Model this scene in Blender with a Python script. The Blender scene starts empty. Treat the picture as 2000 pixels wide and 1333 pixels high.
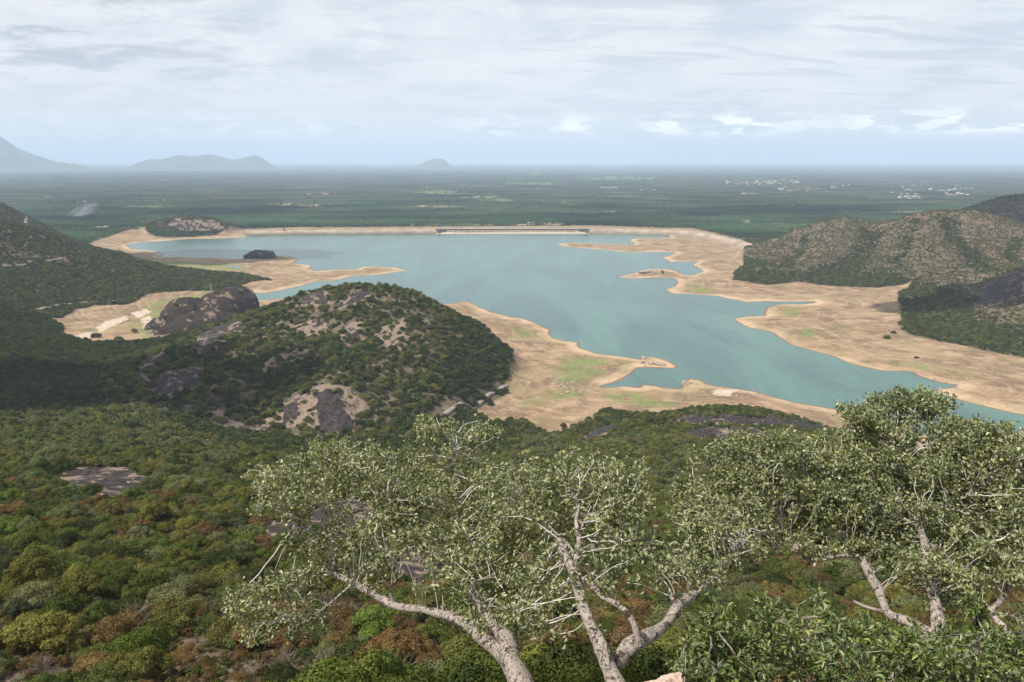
import bpy, math, random
import numpy as np
rng = np.random.default_rng(7)
random.seed(7)
scene = bpy.context.scene
# ---------------------------------------------------------------- camera
H = 300.0                      # eye height above the lake
PITCH = math.radians(12.6)
F = 1570.0                     # focal length in pixels of a 2000 px wide frame
cam_d = bpy.data.cameras.new("camera")
cam_d.sensor_width = 36.0
cam_d.lens = 36.0 * F / 2000.0
cam_d.clip_start = 0.2
cam_d.clip_end = 300000.0
cam = bpy.data.objects.new("camera", cam_d)
scene.collection.objects.link(cam)
cam.location = (0, 0, H)
cam.rotation_euler = (math.radians(90) - PITCH, 0, 0)
scene.camera = cam
# ---------------------------------------------------------------- world and sun
SUN_EL, SUN_AZ = math.radians(56), math.radians(-112)   # azimuth from +Y, clockwise; sun is to the left and a little behind
sun_dir = (math.cos(SUN_EL) * math.sin(SUN_AZ), math.cos(SUN_EL) * math.cos(SUN_AZ), math.sin(SUN_EL))
world = bpy.data.worlds.new("World")
scene.world = world
world.use_nodes = True


class NT:
    """small helper to write node trees"""
    def __init__(s, nt):
        s.nt = nt

    def n(s, typ, **kw):
        nd = s.nt.nodes.new(typ)
        for k, v in kw.items():
            if k.startswith('i_'):
                key = k[2:]
                key = int(key) if key.isdigit() else key.replace('_', ' ')
                sock = nd.inputs[key]
                if isinstance(v, bpy.types.NodeSocket):
                    s.nt.links.new(v, sock)
                else:
                    sock.default_value = v
            else:
                setattr(nd, k, v)
        return nd

    def l(s, a, b):
        s.nt.links.new(a, b)

    def math(s, op, a, b=None, c=None, clamp=False):
        nd = s.nt.nodes.new('ShaderNodeMath')
        nd.operation = op
        nd.use_clamp = clamp
        for i, v in enumerate((a, b, c)):
            if v is None:
                continue
            if isinstance(v, bpy.types.NodeSocket):
                s.nt.links.new(v, nd.inputs[i])
            else:
                nd.inputs[i].default_value = v
        return nd.outputs[0]

    def mix(s, fac, a, b, blend='MIX'):
        nd = s.nt.nodes.new('ShaderNodeMix')
        nd.data_type = 'RGBA'
        nd.blend_type = blend
        for i, v in ((0, fac), (6, a), (7, b)):
            if isinstance(v, bpy.types.NodeSocket):
                s.nt.links.new(v, nd.inputs[i])
            else:
                if i and len(v) == 3:
                    v = (*v, 1)
                nd.inputs[i].default_value = v
        return nd.outputs[2]

    def ramp(s, fac, lo, hi):
        nd = s.nt.nodes.new('ShaderNodeMapRange')
        nd.interpolation_type = 'SMOOTHSTEP'
        s.nt.links.new(fac, nd.inputs[0])
        nd.inputs[1].default_value = lo
        nd.inputs[2].default_value = hi
        return nd.outputs[0]

    def noise(s, vec, scale, detail=4, rough=.55, dist=0.0, dim='3D'):
        nd = s.nt.nodes.new('ShaderNodeTexNoise')
        nd.noise_dimensions = dim
        if vec is not None:
            s.nt.links.new(vec, nd.inputs['Vector'])
        nd.inputs['Scale'].default_value = scale
        nd.inputs['Detail'].default_value = detail
        nd.inputs['Roughness'].default_value = rough
        nd.inputs['Distortion'].default_value = dist
        return nd.outputs['Fac']

    def mapping(s, vec, scale=(1, 1, 1), rot=(0, 0, 0), loc=(0, 0, 0)):
        nd = s.nt.nodes.new('ShaderNodeMapping')
        s.nt.links.new(vec, nd.inputs[0])
        nd.inputs['Scale'].default_value = scale
        nd.inputs['Rotation'].default_value = rot
        nd.inputs['Location'].default_value = loc
        return nd.outputs[0]


def build_world():
    nt = world.node_tree
    nt.nodes.clear()
    w = NT(nt)
    sky = w.n('ShaderNodeTexSky', sky_type='NISHITA', sun_disc=False, sun_elevation=SUN_EL, sun_rotation=SUN_AZ,
              altitude=500, air_density=1.0, dust_density=1.5, ozone_density=1.0)
    tc = w.n('ShaderNodeTexCoord').outputs['Generated']
    sep = w.n('ShaderNodeSeparateXYZ', i_0=tc)
    x, y, z = sep.outputs
    zc = w.math('MAXIMUM', z, 0.0)
    den = w.math('ADD', zc, 0.12)
    u = w.math('DIVIDE', x, den)
    v = w.math('DIVIDE', y, den)
    flat = w.n('ShaderNodeCombineXYZ', i_0=u, i_1=v, i_2=0.0).outputs[0]   # a cloud deck seen from below
    # thin high sheet, broken
    n1 = w.noise(w.mapping(flat, (1.1, .9, 1), (0, 0, .35)), 1.7, 12, .64, .5)
    sheet = w.ramp(n1, .30, .60)
    n2 = w.noise(w.mapping(flat, (.75, 2.0, 1), (0, 0, -.10), (3, 7, 0)), 1.5, 12, .64, .7)
    streak = w.ramp(n2, .50, .60)
    n3 = w.noise(w.mapping(flat, (.9, 1.1, 1), (0, 0, .1), (11, 2.5, 0)), 2.8, 12, .64, .3)
    side = w.ramp(w.math('MULTIPLY', x, -1.0), -.05, .55)
    lowband = w.math('MULTIPLY', w.ramp(z, .045, .11), w.math('SUBTRACT', 1.0, w.math('MULTIPLY', w.ramp(z, .17, .24), .75)))
    dark = w.math('MULTIPLY', w.math('MULTIPLY', w.ramp(n3, .47, .62), side), w.math('MULTIPLY', lowband, 0.9))
    # small cumulus heads along the horizon
    az = w.math('ARCTAN2', x, y)
    el = w.math('ARCSINE', z)
    cu = w.n('ShaderNodeCombineXYZ', i_0=w.math('MULTIPLY', az, 14.0), i_1=w.math('MULTIPLY', el, 45.0), i_2=0.0).outputs[0]
    n4 = w.noise(cu, 1.3, 8, .58, .2)
    band = w.math('MULTIPLY', w.ramp(el, .024, .034), w.math('SUBTRACT', 1.0, w.ramp(el, .040, .062)))
    az2 = w.n('ShaderNodeCombineXYZ', i_0=w.math('MULTIPLY', az, 5.0), i_1=0.0, i_2=4.0).outputs[0]
    cl = w.math('MULTIPLY', w.ramp(w.noise(az2, 1.0, 2), .38, .58), w.math('ADD', w.math('MULTIPLY', w.ramp(az, -.12, .12), .75), .25))
    cum = w.math('MULTIPLY', w.math('MULTIPLY', w.ramp(n4, .47, .56), band), cl)
    c0 = w.mix(w.math('ADD', w.math('MULTIPLY', sheet, .40), .58), sky.outputs[0], CLOUD_LIT)
    c1 = w.mix(w.math('MULTIPLY', streak, w.math('MULTIPLY', w.ramp(x, -.5, .3), .60)), c0, CLOUD_SHADE)
    c2 = w.mix(dark, c1, CLOUD_DARK)
    horizon = w.math('SUBTRACT', 1.0, w.ramp(z, -.01, .10))
    c3 = w.mix(w.math('MULTIPLY', horizon, .85), c2, HORIZON)
    c4 = w.mix(w.math('MULTIPLY', cum, 1.0), c3, CUMULUS)
    bg = w.n('ShaderNodeBackground', i_0=c4, i_1=0.1)
    out = w.n('ShaderNodeOutputWorld')
    w.l(bg.outputs[0], out.inputs[0])


CLOUD_LIT = (6.85, 6.95, 7.1)
CLOUD_SHADE = (4.4, 4.85, 5.6)
CLOUD_DARK = (3.9, 4.25, 4.8)
HORIZON = (6.1, 6.25, 6.45)
CUMULUS = (12.5, 12.2, 11.8)
build_world()
sun_l = bpy.data.lights.new("sun", 'SUN')
sun_l.energy = 5.0
sun_l.angle = math.radians(0.6)
sun_l.color = (1.0, 0.94, 0.84)
sun = bpy.data.objects.new("sun", sun_l)
scene.collection.objects.link(sun)
from mathutils import Vector
sun.rotation_euler = Vector(sun_dir).to_track_quat('Z', 'Y').to_euler()
vs = scene.view_settings
vs.view_transform = 'Standard'
vs.look = 'None'
vs.exposure = 0.42
vs.gamma = 1.0
vs.use_curve_mapping = False
scene.cycles.max_bounces = 6
scene.cycles.diffuse_bounces = 2
scene.cycles.glossy_bounces = 2
scene.cycles.transmission_bounces = 3
scene.cycles.volume_bounces = 1
scene.cycles.transparent_max_bounces = 8
scene.cycles.sample_clamp_indirect = 4.0
scene.cycles.use_denoising = True
# ---------------------------------------------------------------- helpers
CP, SP = math.cos(PITCH), math.sin(PITCH)


def ray(px, py):
    """world direction through a pixel of the 2000x1333 photograph"""
    X = (np.asarray(px, float) - 1000.0) / F
    Y = -(np.asarray(py, float) - 666.5) / F
    return np.stack([X, CP + Y * SP, -SP + Y * CP], -1)


def at_z(px, py, z):
    d = ray(px, py)
    t = (z - H) / d[..., 2]
    return np.stack([d[..., 0] * t, d[..., 1] * t, d[..., 2] * t + H], -1)


def at_r(px, py, r):
    d = ray(px, py)
    t = r / np.hypot(d[..., 0], d[..., 1])
    return np.stack([d[..., 0] * t, d[..., 1] * t, d[..., 2] * t + H], -1)


def at_y(px, py, Y):
    d = ray(px, py)
    t = Y / d[..., 1]
    return np.stack([d[..., 0] * t, d[..., 1] * t, d[..., 2] * t + H], -1)


def lerp(a, b, t):
    return a + (b - a) * t


def sm(x, a, b):
    t = np.clip((x - a) / (b - a), 0, 1)
    return t * t * (3 - 2 * t)


def _hash(ix, iy, seed):
    h = (ix.astype(np.int64) * 374761393 + iy.astype(np.int64) * 668265263 + seed * 1442695041) & 0xffffffff
    h = ((h ^ (h >> 13)) * 1274126177) & 0xffffffff
    return ((h ^ (h >> 16)) & 0xffff) / 65535.0 * 2 * math.pi


def perlin(x, y, seed=0):
    ix, iy = np.floor(x), np.floor(y)
    fx, fy = x - ix, y - iy
    u = fx * fx * fx * (fx * (fx * 6 - 15) + 10)
    v = fy * fy * fy * (fy * (fy * 6 - 15) + 10)

    def g(dx, dy):
        a = _hash(ix + dx, iy + dy, seed)
        return np.cos(a) * (fx - dx) + np.sin(a) * (fy - dy)
    return lerp(lerp(g(0, 0), g(1, 0), u), lerp(g(0, 1), g(1, 1), u), v) * 1.5


def fbm(x, y, seed=0, octv=4, gain=.5):
    s, a, t = 0, 1.0, 0
    for o in range(octv):
        s = s + a * perlin(x * 2 ** o, y * 2 ** o, seed + o * 17)
        t += a
        a *= gain
    return s / t


def ridged(x, y, seed=0, octv=4):
    s, a, t = 0, 1.0, 0
    for o in range(octv):
        s = s + a * (1 - 2 * np.abs(perlin(x * 2 ** o, y * 2 ** o, seed + o * 13)))
        t += a
        a *= .5
    return s / t


def sdf(poly, X, Y):
    """signed distance to a closed polygon, negative inside"""
    shp = X.shape
    X = X.ravel(); Y = Y.ravel()
    d2 = np.full(X.shape, 1e18)
    ins = np.zeros(X.shape, bool)
    n = len(poly)
    for i in range(n):
        ax, ay = poly[i]; bx, by = poly[(i + 1) % n]
        ex, ey = bx - ax, by - ay
        wx, wy = X - ax, Y - ay
        t = np.clip((wx * ex + wy * ey) / (ex * ex + ey * ey + 1e-9), 0, 1)
        dx, dy = wx - ex * t, wy - ey * t
        np.minimum(d2, dx * dx + dy * dy, out=d2)
        c = (ay > Y) != (by > Y)
        if ay != by:
            xi = (bx - ax) * (Y - ay) / (by - ay) + ax
            ins ^= c & (X < xi)
    d = np.sqrt(d2)
    return np.where(ins, -d, d).reshape(shp)


# ---------------------------------------------------------------- terrain data (traced outlines, unprojected to the water level)
LAKE_PX = [(246,479),(258,487),(297,490),(321,496),(312,503),(345,501.5),(380,504),(420,503),(450,506),(474,506),(490,503),(515,503),(540,500),
(560,499.5),(582,506),(576,511),(572,516),(590,516.5),(610,519),(607,523),(602,526),(620,530),(650,527),(692,527),(707,521),(737,521),(775,523),
(790,527),(798,529),(775,532),(732,538),(705,538.5),(687,540),(666,546),(645,550),(620,550),(600,556),(575,562),(555,566),(532,571),(510,573),(490,572),(474,574),
(480,582),(486,587),(507,587),(530,585),(555,583),(570,581),(610,584),(660,583),(700,580),(740,576),(750,572),(767,566),(787,572),(800,578),(806,583),(800,590),(815,597),
(832,595),(860,594),(890,592.5),(905,588),(920,591),(935,599),(965,611),(1000,620),(1025,622),(1050,632),(1066,641),(1075,645),(1074,653),(1080,660),(1105,667),(1132,670),(1133,677),(1135,680),
(1165,690),(1200,695),(1225,698),(1250,702),(1255,697),(1280,697),(1310,707),(1322,716),(1318,720),(1275,718),(1245,719),(1238,727),(1222,738),(1205,747),(1185,752),(1175,757),(1195,757),(1215,754),(1245,757),
(1255,752),(1285,753),(1300,757),(1325,760),(1333,752),(1335,745),(1350,740),(1368,743),(1385,752),(1425,757),(1450,760),(1475,765),(1500,772),(1550,785),(1600,794),(1640,800),(1665,808),
(1740,830),(1830,856),(2000,905),(2200,970),(2600,1100),(2600,1000),(2150,855),(2060,828),
(2000,812),(1975,807),(1950,802),(1925,796),(1900,790),(1850,775),(1825,767),(1832,760),(1860,757),(1865,752),(1845,750),(1825,745),(1800,737),(1785,729),(1770,725),(1748,727),(1725,725),(1675,715),(1650,707),
(1625,697),(1575,682),(1550,676),(1530,667),(1510,652),(1490,645),(1470,643),(1450,637),(1440,629),(1430,623),(1450,619),(1492,617),(1493,609),(1495,602),(1515,595),(1540,595),(1570,594.5),
(1590,591.5),(1590,589.5),(1575,589.5),(1540,590.5),(1500,589),(1457,591),(1440,587),(1425,585),(1400,579),(1350,575),(1310,574),(1303,569),(1296,565),(1317,560),(1322,552),(1318,547),(1307,543),(1275,542.5),(1250,544.5),(1225,544),(1199,542.5),
(1225,537),(1240,533),(1255,528),(1275,525),(1305,526),(1320,530),(1340,539),(1352,538),(1372,531),(1360,522),(1352,518),(1362,511),(1340,512),(1325,511),(1307,514),(1303,508),(1291,504),(1307,500),(1320,494),
(1285,492),(1250,494),(1212,492.5),(1180,489),(1150,486),(1100,482),(1087,478),(1100,475),(1125,474.5),(1150,475.5),(1175,476.5),(1210,478),(1236,478.5),(1238,474),(1228,471),(1232,467.5),(1260,465),(1285,466.5),(1307,465.5),
(1305,459),(1275,456),(1225,454),(1160,454),(1100,452.5),(1000,452.5),(920,453),(850,453.5),(790,455),(725,456.5),(625,456.5),(555,458.5),(500,460),(468,464),(420,466.5),(360,467.5),(324,471),(280,473)]
BED_PX = [(175,478),(185,470),(215,462),(250,455),(284,448),(284,458),(310,463),(380,462),(430,458),(462,453),(475,449),(490,447),(556,445),(850,442),(1160,441),(1300,446),(1350,446),(1400,456),(1445,468),(1468,477),
(1458,489),(1450,500),(1448,520),(1430,540),(1428,548),(1500,556),(1560,552),(1640,558),(1720,563),(1780,563),(1748,575),(1757,600),(1752,640),(1775,655),(1850,670),(1930,688),(2000,700),(2300,770),(2900,900),
(2900,1300),(2000,955),(1850,905),(1740,868),(1650,842),(1600,832),(1550,820),(1525,810),(1475,802),(1425,796),(1360,798),(1325,812),(1250,807),(1195,802),(1165,810),(1135,825),(1100,842),(1085,850),(1065,842),(1045,825),
(1018,817),(960,824),(915,812),(918,800),(986,775),(990,758),(1008,730),(1000,695),(930,655),(850,622),(800,607),(700,600),(600,604),(520,604),(475,592),(440,600),(380,655),(324,655),(321,662),(288,667),(222,670),(195,670),(168,664),(150,662),(129,655),
(126,637),(105,625),(120,623),(150,607),(186,598),(249,595),(270,589),(288,578),(315,572),(360,569),(420,568),(468,562),(534,550),(528,544),(450,535),(390,529),(336,523),(300,517),(270,509),(240,496),(192,488),(171,482)]
# (px, py, 'z'|'r', value)
CTRL = []
for x, y in BED_PX[::2]:
    CTRL.append((x, y, 'z', 4.0))
for x, y in LAKE_PX[::4]:
    CTRL.append((x, y, 'z', 0.0))
CTRL += [
 # central hill
 (430,845,'z',22),(560,862,'z',20),(690,862,'z',18),(800,845,'z',16),(870,822,'z',12),(300,810,'r',745),(240,745,'z',26),(330,680,'z',12),
 (550,598,'r',1340),(600,578,'r',1300),(650,571,'r',1275),(690,566,'r',1255),(740,570,'r',1235),(790,578,'r',1220),(840,597,'r',1200),(880,622,'r',1190),(930,645,'r',1170),(980,675,'r',1150),(1005,700,'r',1130),
 (700,650,'r',1080),(600,650,'r',1120),(800,650,'r',1080),(500,650,'r',1150),(640,748,'r',905),(720,755,'r',915),(600,775,'r',880),(520,790,'r',880),(640,715,'r',960),(860,700,'r',1020),(940,730,'r',1040),(900,780,'r',930),
 (280,712,'r',1010),(300,760,'r',890),(400,700,'r',1030),(450,640,'r',1190),(510,612,'r',1300),(400,760,'r',880),(270,745,'r',900),
 # dark rock dome by the left meadow sits on low ground
 (350,600,'z',6),(450,590,'z',5),
 # left valley
 (50,700,'z',20),(150,740,'z',18),(50,800,'r',800),(200,800,'r',780),(50,640,'z',18),(0,600,'z',32),(100,660,'z',10),(-100,700,'z',50),(-100,600,'z',60),
 # near slope
 (0,850,'r',600),(200,850,'r',620),(0,900,'r',430),(200,900,'r',420),(400,900,'r',480),(560,905,'r',600),(700,905,'r',600),(900,905,'r',580),(1100,905,'r',560),(1300,905,'r',570),(1500,905,'r',600),(-150,900,'r',420),
 (1450,803,'z',17),(1450,840,'r',770),(1200,845,'z',14),(1050,855,'z',15),(900,862,'z',18),(1600,850,'z',10),(1250,818,'z',10),(1340,806,'z',15),(1540,818,'z',13),
 (0,1000,'r',250),(300,1000,'r',260),(600,1000,'r',330),(900,1000,'r',350),(1300,1000,'r',340),(1600,1000,'r',360),(2000,1000,'r',420),(-150,1000,'r',250),
 (0,1150,'r',130),(400,1150,'r',140),(800,1150,'r',190),(1200,1150,'r',200),(1450,1100,'r',230),(1900,1100,'r',230),(2150,1150,'r',180),
 # left ridges
 (-150,360,'r',3000),(0,397,'r',2900),(40,420,'r',2850),(80,438,'r',2800),(120,462,'r',2750),(150,476,'z',10),(0,438,'r',2050),(50,450,'r',2060),(100,466,'r',2080),(160,489,'r',2100),(230,506,'r',2120),(300,521,'r',2110),(390,533,'r',2085),(450,538,'r',2060),(515,546,'z',14),
 (0,515,'r',1880),(120,508,'r',1950),(0,560,'r',1690),(100,560,'r',1760),(200,560,'r',1820),(300,552,'r',1900),(400,553,'r',1980),(480,552,'r',2000),(-150,420,'r',2000),(-150,520,'r',1700),(200,585,'z',8),(60,600,'z',18),
 # far left knoll
 (300,437,'r',3420),(340,429,'r',3440),(370,427,'r',3450),(400,428,'r',3450),(430,438,'r',3440),(452,449,'z',5),(330,456,'z',8),(400,455,'z',8),(285,446,'z',5),
 # right hills
 (1480,485,'r',2480),(1530,467,'r',2520),(1570,447,'r',2550),(1620,431,'r',2560),(1660,428,'r',2540),(1685,440,'r',2520),(1712,453,'r',2500),(1740,443,'r',2490),(1770,424,'r',2480),(1820,416,'r',2450),(1870,414,'r',2430),(1920,419,'r',2400),(1960,438,'r',2350),(2000,452,'r',2300),(2100,475,'r',2250),
 (1880,411,'r',3500),(1940,394,'r',3500),(2000,384,'r',3450),(2150,360,'r',3400),
 (1550,505,'r',2230),(1650,475,'r',2360),(1550,527,'r',2090),(1660,540,'r',2050),(1680,500,'r',2230),(1700,470,'r',2370),(1600,538,'r',2060),(1740,450,'r',2400),
 (1800,475,'r',2200),(1780,522,'r',2060),(1860,510,'r',2060),(1950,500,'r',2040),(2000,525,'r',1760),(1960,547,'r',1700),(1900,583,'r',1690),(1840,584,'r',1740),(2000,600,'r',1450),(2000,650,'r',1330),(1900,640,'r',1400),(2150,600,'r',1420),(2150,480,'r',2000),(1920,460,'r',2280),
]
cp = []
for px, py, k, v in CTRL:
    p = at_z(px, py, v) if k == 'z' else at_y(px, py, v)
    cp.append(p)
cp = [tuple(p) for p in cp]
for azd in (-50, -38, -25, -12, 0, 12, 25, 38, 50):
    a = math.radians(azd)
    for r, z in ((1.2, 298.3), (2.5, 298.1), (4, 296.6), (7, 293.8), (12, 289.5), (20, 283), (34, 272), (52, 259), (78, 242)):
        cp.append((r * math.sin(a), r * math.cos(a), z))
    for r in (4400, 5500, 7000, 9000):
        cp.append((r * math.sin(a), r * math.cos(a), 2.0))
for px in (500, 600, 750, 900, 1050, 1200, 1300, 1400, 1500, 1600, 1750, 1900):
    p = at_z(px, 428, 2.0)
    cp.append(tuple(p))
for px, py, r in ((1560, 440, 3050), (1660, 440, 3050), (1760, 440, 2950), (1850, 440, 2850), (1950, 440, 2850)):
    a = at_y(px, py, r)
    cp.append((a[0], a[1], 6.0 if px < 1800 else 25.0))
for px, r in ((2000, 3700), (1900, 3700), (0, 3200), (100, 3100), (60, 2450), (200, 3000), (0, 2400)):
    a = at_y(px, 440, r)
    cp.append((a[0], a[1], 3.0 if r > 2500 else 68.0))
# hidden back slopes of the central hill
for px, py in ((600, 592), (700, 588), (800, 592)):
    cp.append(tuple(at_z(px, py, 2.0)))
cp = np.array(cp)
cA, cL = np.arctan2(cp[:, 0], cp[:, 1]), np.log(np.hypot(cp[:, 0], cp[:, 1]))
_c = .02


def _phi(d2):
    return np.sqrt(d2 + _c * _c)


_M = _phi((cA[:, None] - cA[None]) ** 2 + (cL[:, None] - cL[None]) ** 2)
_n = len(cp)
_B = np.zeros((_n + 1, _n + 1))
_B[:_n, :_n] = -_M + np.eye(_n) * 2e-4
_B[:_n, _n] = 1
_B[_n, :_n] = 1
_w = np.linalg.solve(_B, np.append(cp[:, 2], 0))
print('rbf residual', np.abs((-_M @ _w[:_n] + _w[_n]) - cp[:, 2]).max())


class Grid:
    """a world-space field stored over (azimuth, log distance) and read back bilinearly"""
    def __init__(s, a0, a1, na, l0, l1, nl, fn):
        s.a = np.linspace(a0, a1, na); s.l = np.linspace(l0, l1, nl)
        A, L = np.meshgrid(s.a, s.l, indexing='ij')
        s.v = fn(A, L)
        s.p = (a0, a1, na, l0, l1, nl)

    def __call__(s, x, y):
        a0, a1, na, l0, l1, nl = s.p
        A = (np.arctan2(x, y) - a0) / (a1 - a0) * (na - 1)
        L = (np.log(np.maximum(np.hypot(x, y), 1e-3)) - l0) / (l1 - l0) * (nl - 1)
        A = np.clip(A, 0, na - 1.001); L = np.clip(L, 0, nl - 1.001)
        i = A.astype(int); j = L.astype(int)
        u = A - i; v = L - j
        V = s.v
        return (V[i, j] * (1 - u) + V[i + 1, j] * u) * (1 - v) + (V[i, j + 1] * (1 - u) + V[i + 1, j + 1] * u) * v


def _rbf(A, L):
    o = np.zeros(A.shape)
    for k in range(_n):
        o -= _w[k] * _phi((A - cA[k]) ** 2 + (L - cL[k]) ** 2)
    return o + _w[_n]


g_base = Grid(-.88, .88, 330, math.log(1.2), math.log(9000), 520, _rbf)
lake_w = at_z(*np.array(LAKE_PX).T, 0.0)[:, :2]
bed_w = at_z(*np.array(BED_PX).T, 4.0)[:, :2]


def _gsdf(poly, margin=None):
    def fn(A, L):
        r = np.exp(L)
        return sdf(poly, r * np.sin(A), r * np.cos(A))
    return fn


g_lake = Grid(-.80, .80, 620, math.log(650), math.log(4400), 520, _gsdf(lake_w))
g_bed = Grid(-.80, .80, 420, math.log(650), math.log(4400), 360, _gsdf(bed_w))


def lake_d(x, y):
    d = g_lake(x, y)
    r = np.hypot(x, y)
    d = np.where((r < 640) | (r > 4500), 500.0, d)
    return d + fbm(x / 38, y / 38, 3, 4) * 5.0 * sm(r, 300, 900)


def bed_d(x, y):
    r = np.hypot(x, y)
    return np.where((r < 640) | (r > 4500), 500.0, g_bed(x, y)) + fbm(x / 50, y / 50, 9, 3) * 9


GULLIES = [[(1704,440,2500),(1700,462,2400),(1680,490,2260),(1655,512,2170),(1625,535,2070)], [(1850,440,2400),(1862,468,2260),(1885,487,2150),(1908,505,2060),(1935,532,1850)],
           [(1575,455,2500),(1560,480,2350),(1530,510,2160)], [(1790,440,2440),(1770,470,2290),(1750,505,2120)], [(1990,450,2260),(1975,480,2120),(1985,505,1950)]]
GUL = []
for g in GULLIES:
    q = np.array([at_y(*p)[:2] for p in g]); t = np.linspace(0, len(q) - 1, 22)
    GUL.append(np.stack([np.interp(t, np.arange(len(q)), q[:, k]) for k in (0, 1)], -1))


def gully_d(x, y, which=None):
    d = np.full(np.shape(x), 1e9)
    b = (x > 500) & (y > 1600) & (y < 2700)
    if b.any():
        xx, yy = x[b], y[b]; dd = np.full(xx.shape, 1e9)
        for i, G in enumerate(GUL):
            if which is not None and i not in which: continue
            for p in G: np.minimum(dd, np.hypot(xx - p[0], yy - p[1]), out=dd)
        d[b] = dd
    return d


def height(x, y):
    x = np.asarray(x, float); y = np.asarray(y, float)
    r = np.hypot(x, y)
    z = g_base(x, y)
    z = lerp(z, 2.0, sm(r, 6500, 8500))
    ld = lake_d(x, y); bd = bed_d(x, y)
    inbed = sm(-bd, -12, 25)                   # 1 well inside the dry bed
    rough = (1 - inbed) * sm(r, 60, 300) * sm(z, 3, 30)
    z = z + rough * (fbm(x / 130, y / 130, 21, 4) * 11 + (ridged(x / 75, y / 75, 31, 5) - .3) * 8.5) * sm(r, 100, 1100)
    gdist = gully_d(np.atleast_1d(x), np.atleast_1d(y)).reshape(np.shape(x))
    z = z - rough * 17 * np.exp(-(gdist / 42) ** 2) + rough * (x > 600) * (y > 1500) * (ridged(x / 120, y / 120, 37, 4) - .3) * 6
    z = z + (1 - inbed) * sm(r, 10, 50) * (1 - sm(r, 300, 900)) * fbm(x / 14, y / 14, 5, 3) * 1.6
    z = np.where(r > 3, np.minimum(z, 298.6), np.minimum(z, 298.35))
    zb = np.clip(z, .3, 7.0)
    shore = sm(ld, 0, 60)
    zbed = .035 * np.clip(ld, 0, 45) + shore * (zb * .75 + fbm(x / 60, y / 60, 41, 4) * 1.2 + 0.3 * ridged(x / 25, y / 25, 44, 3))
    zbed = np.maximum(zbed, .004 * np.clip(ld, 0, 1e3))
    z = lerp(np.maximum(z, 1.2), zbed, inbed)
    z = np.where(ld < 0, np.maximum(ld * .06, -4), z)
    return z


def hit(px, py, rmin=60, rmax=9000):
    """where the sight line of a photograph pixel meets the terrain"""
    px = np.atleast_1d(np.asarray(px, float)); py = np.atleast_1d(np.asarray(py, float))
    d = ray(px, py)
    hr = np.hypot(d[:, 0], d[:, 1])
    rs = np.exp(np.linspace(math.log(rmin), math.log(rmax), 900))
    out = np.zeros((len(px), 3))
    for k in range(len(px)):
        x = d[k, 0] / hr[k] * rs; y = d[k, 1] / hr[k] * rs; z = H + d[k, 2] / hr[k] * rs
        b = z < height(x, y)
        j = int(np.argmax(b)) if b.any() else len(rs) - 1
        j = max(j, 1)
        z0 = z[j - 1] - height(x[j - 1], y[j - 1]); z1 = z[j] - height(x[j], y[j])
        t = z0 / (z0 - z1 + 1e-9) if b.any() else 1
        rr = lerp(rs[j - 1], rs[j], t)
        out[k] = (d[k, 0] / hr[k] * rr, d[k, 1] / hr[k] * rr, H + d[k, 2] / hr[k] * rr)
    return out


def mesh_np(name, verts, faces, attrs=None, smooth=True):
    """mesh from numpy arrays; faces is (n,3) or (n,4) or a list of such arrays"""
    me = bpy.data.meshes.new(name)
    fl = faces if isinstance(faces, list) else [faces]
    fl = [f for f in fl if len(f)]
    nv = len(verts)
    loops = np.concatenate([f.ravel() for f in fl]).astype(np.int32)
    tot = np.concatenate([np.full(len(f), f.shape[1], np.int32) for f in fl])
    start = np.concatenate([[0], np.cumsum(tot)[:-1]]).astype(np.int32)
    me.vertices.add(nv)
    me.vertices.foreach_set('co', np.ascontiguousarray(verts, dtype=np.float32).ravel())
    me.loops.add(len(loops))
    me.loops.foreach_set('vertex_index', loops)
    me.polygons.add(len(tot))
    me.polygons.foreach_set('loop_start', start)
    me.polygons.foreach_set('loop_total', tot)
    if smooth:
        me.polygons.foreach_set('use_smooth', np.ones(len(tot), bool))
    for k, (typ, arr) in (attrs or {}).items():
        a = me.attributes.new(k, typ, 'POINT')
        if typ == 'FLOAT':
            a.data.foreach_set('value', np.ascontiguousarray(arr, dtype=np.float32))
        elif typ == 'FLOAT_COLOR':
            a.data.foreach_set('color', np.ascontiguousarray(arr, dtype=np.float32).ravel())
        elif typ == 'FLOAT_VECTOR':
            a.data.foreach_set('vector', np.ascontiguousarray(arr, dtype=np.float32).ravel())
    me.update(calc_edges=True)
    return me


def link(name, me, mat=None, parent=None):
    o = bpy.data.objects.new(name, me)
    scene.collection.objects.link(o)
    if mat is not None and me is not None:
        if len(me.materials) == 0:
            me.materials.append(mat)
    if parent is not None:
        o.parent = parent
    return o


def tag(o, label=None, cat=None, group=None, kind=None):
    if label: o['label'] = label
    if cat: o['category'] = cat
    if group: o['group'] = group
    if kind: o['kind'] = kind
    return o


def empty(name, loc=(0, 0, 0)):
    o = bpy.data.objects.new(name, None)
    o.location = loc
    o.empty_display_size = .1
    scene.collection.objects.link(o)
    return o


def material(name):
    m = bpy.data.materials.new(name)
    m.use_nodes = True
    m.node_tree.nodes.clear()
    w = NT(m.node_tree)
    out = w.n('ShaderNodeOutputMaterial')
    return m, w, out


def principled(w, out, color, rough=.9, spec=.2, normal=None, **kw):
    b = w.n('ShaderNodeBsdfPrincipled')
    for key, v in (('Base Color', color), ('Roughness', rough), ('Specular IOR Level', spec)):
        if isinstance(v, bpy.types.NodeSocket):
            w.l(v, b.inputs[key])
        else:
            if key == 'Base Color' and len(v) == 3:
                v = (*v, 1)
            b.inputs[key].default_value = v
    if normal is not None:
        w.l(normal, b.inputs['Normal'])
    w.l(b.outputs[0], out.inputs[0])
    return b


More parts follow.
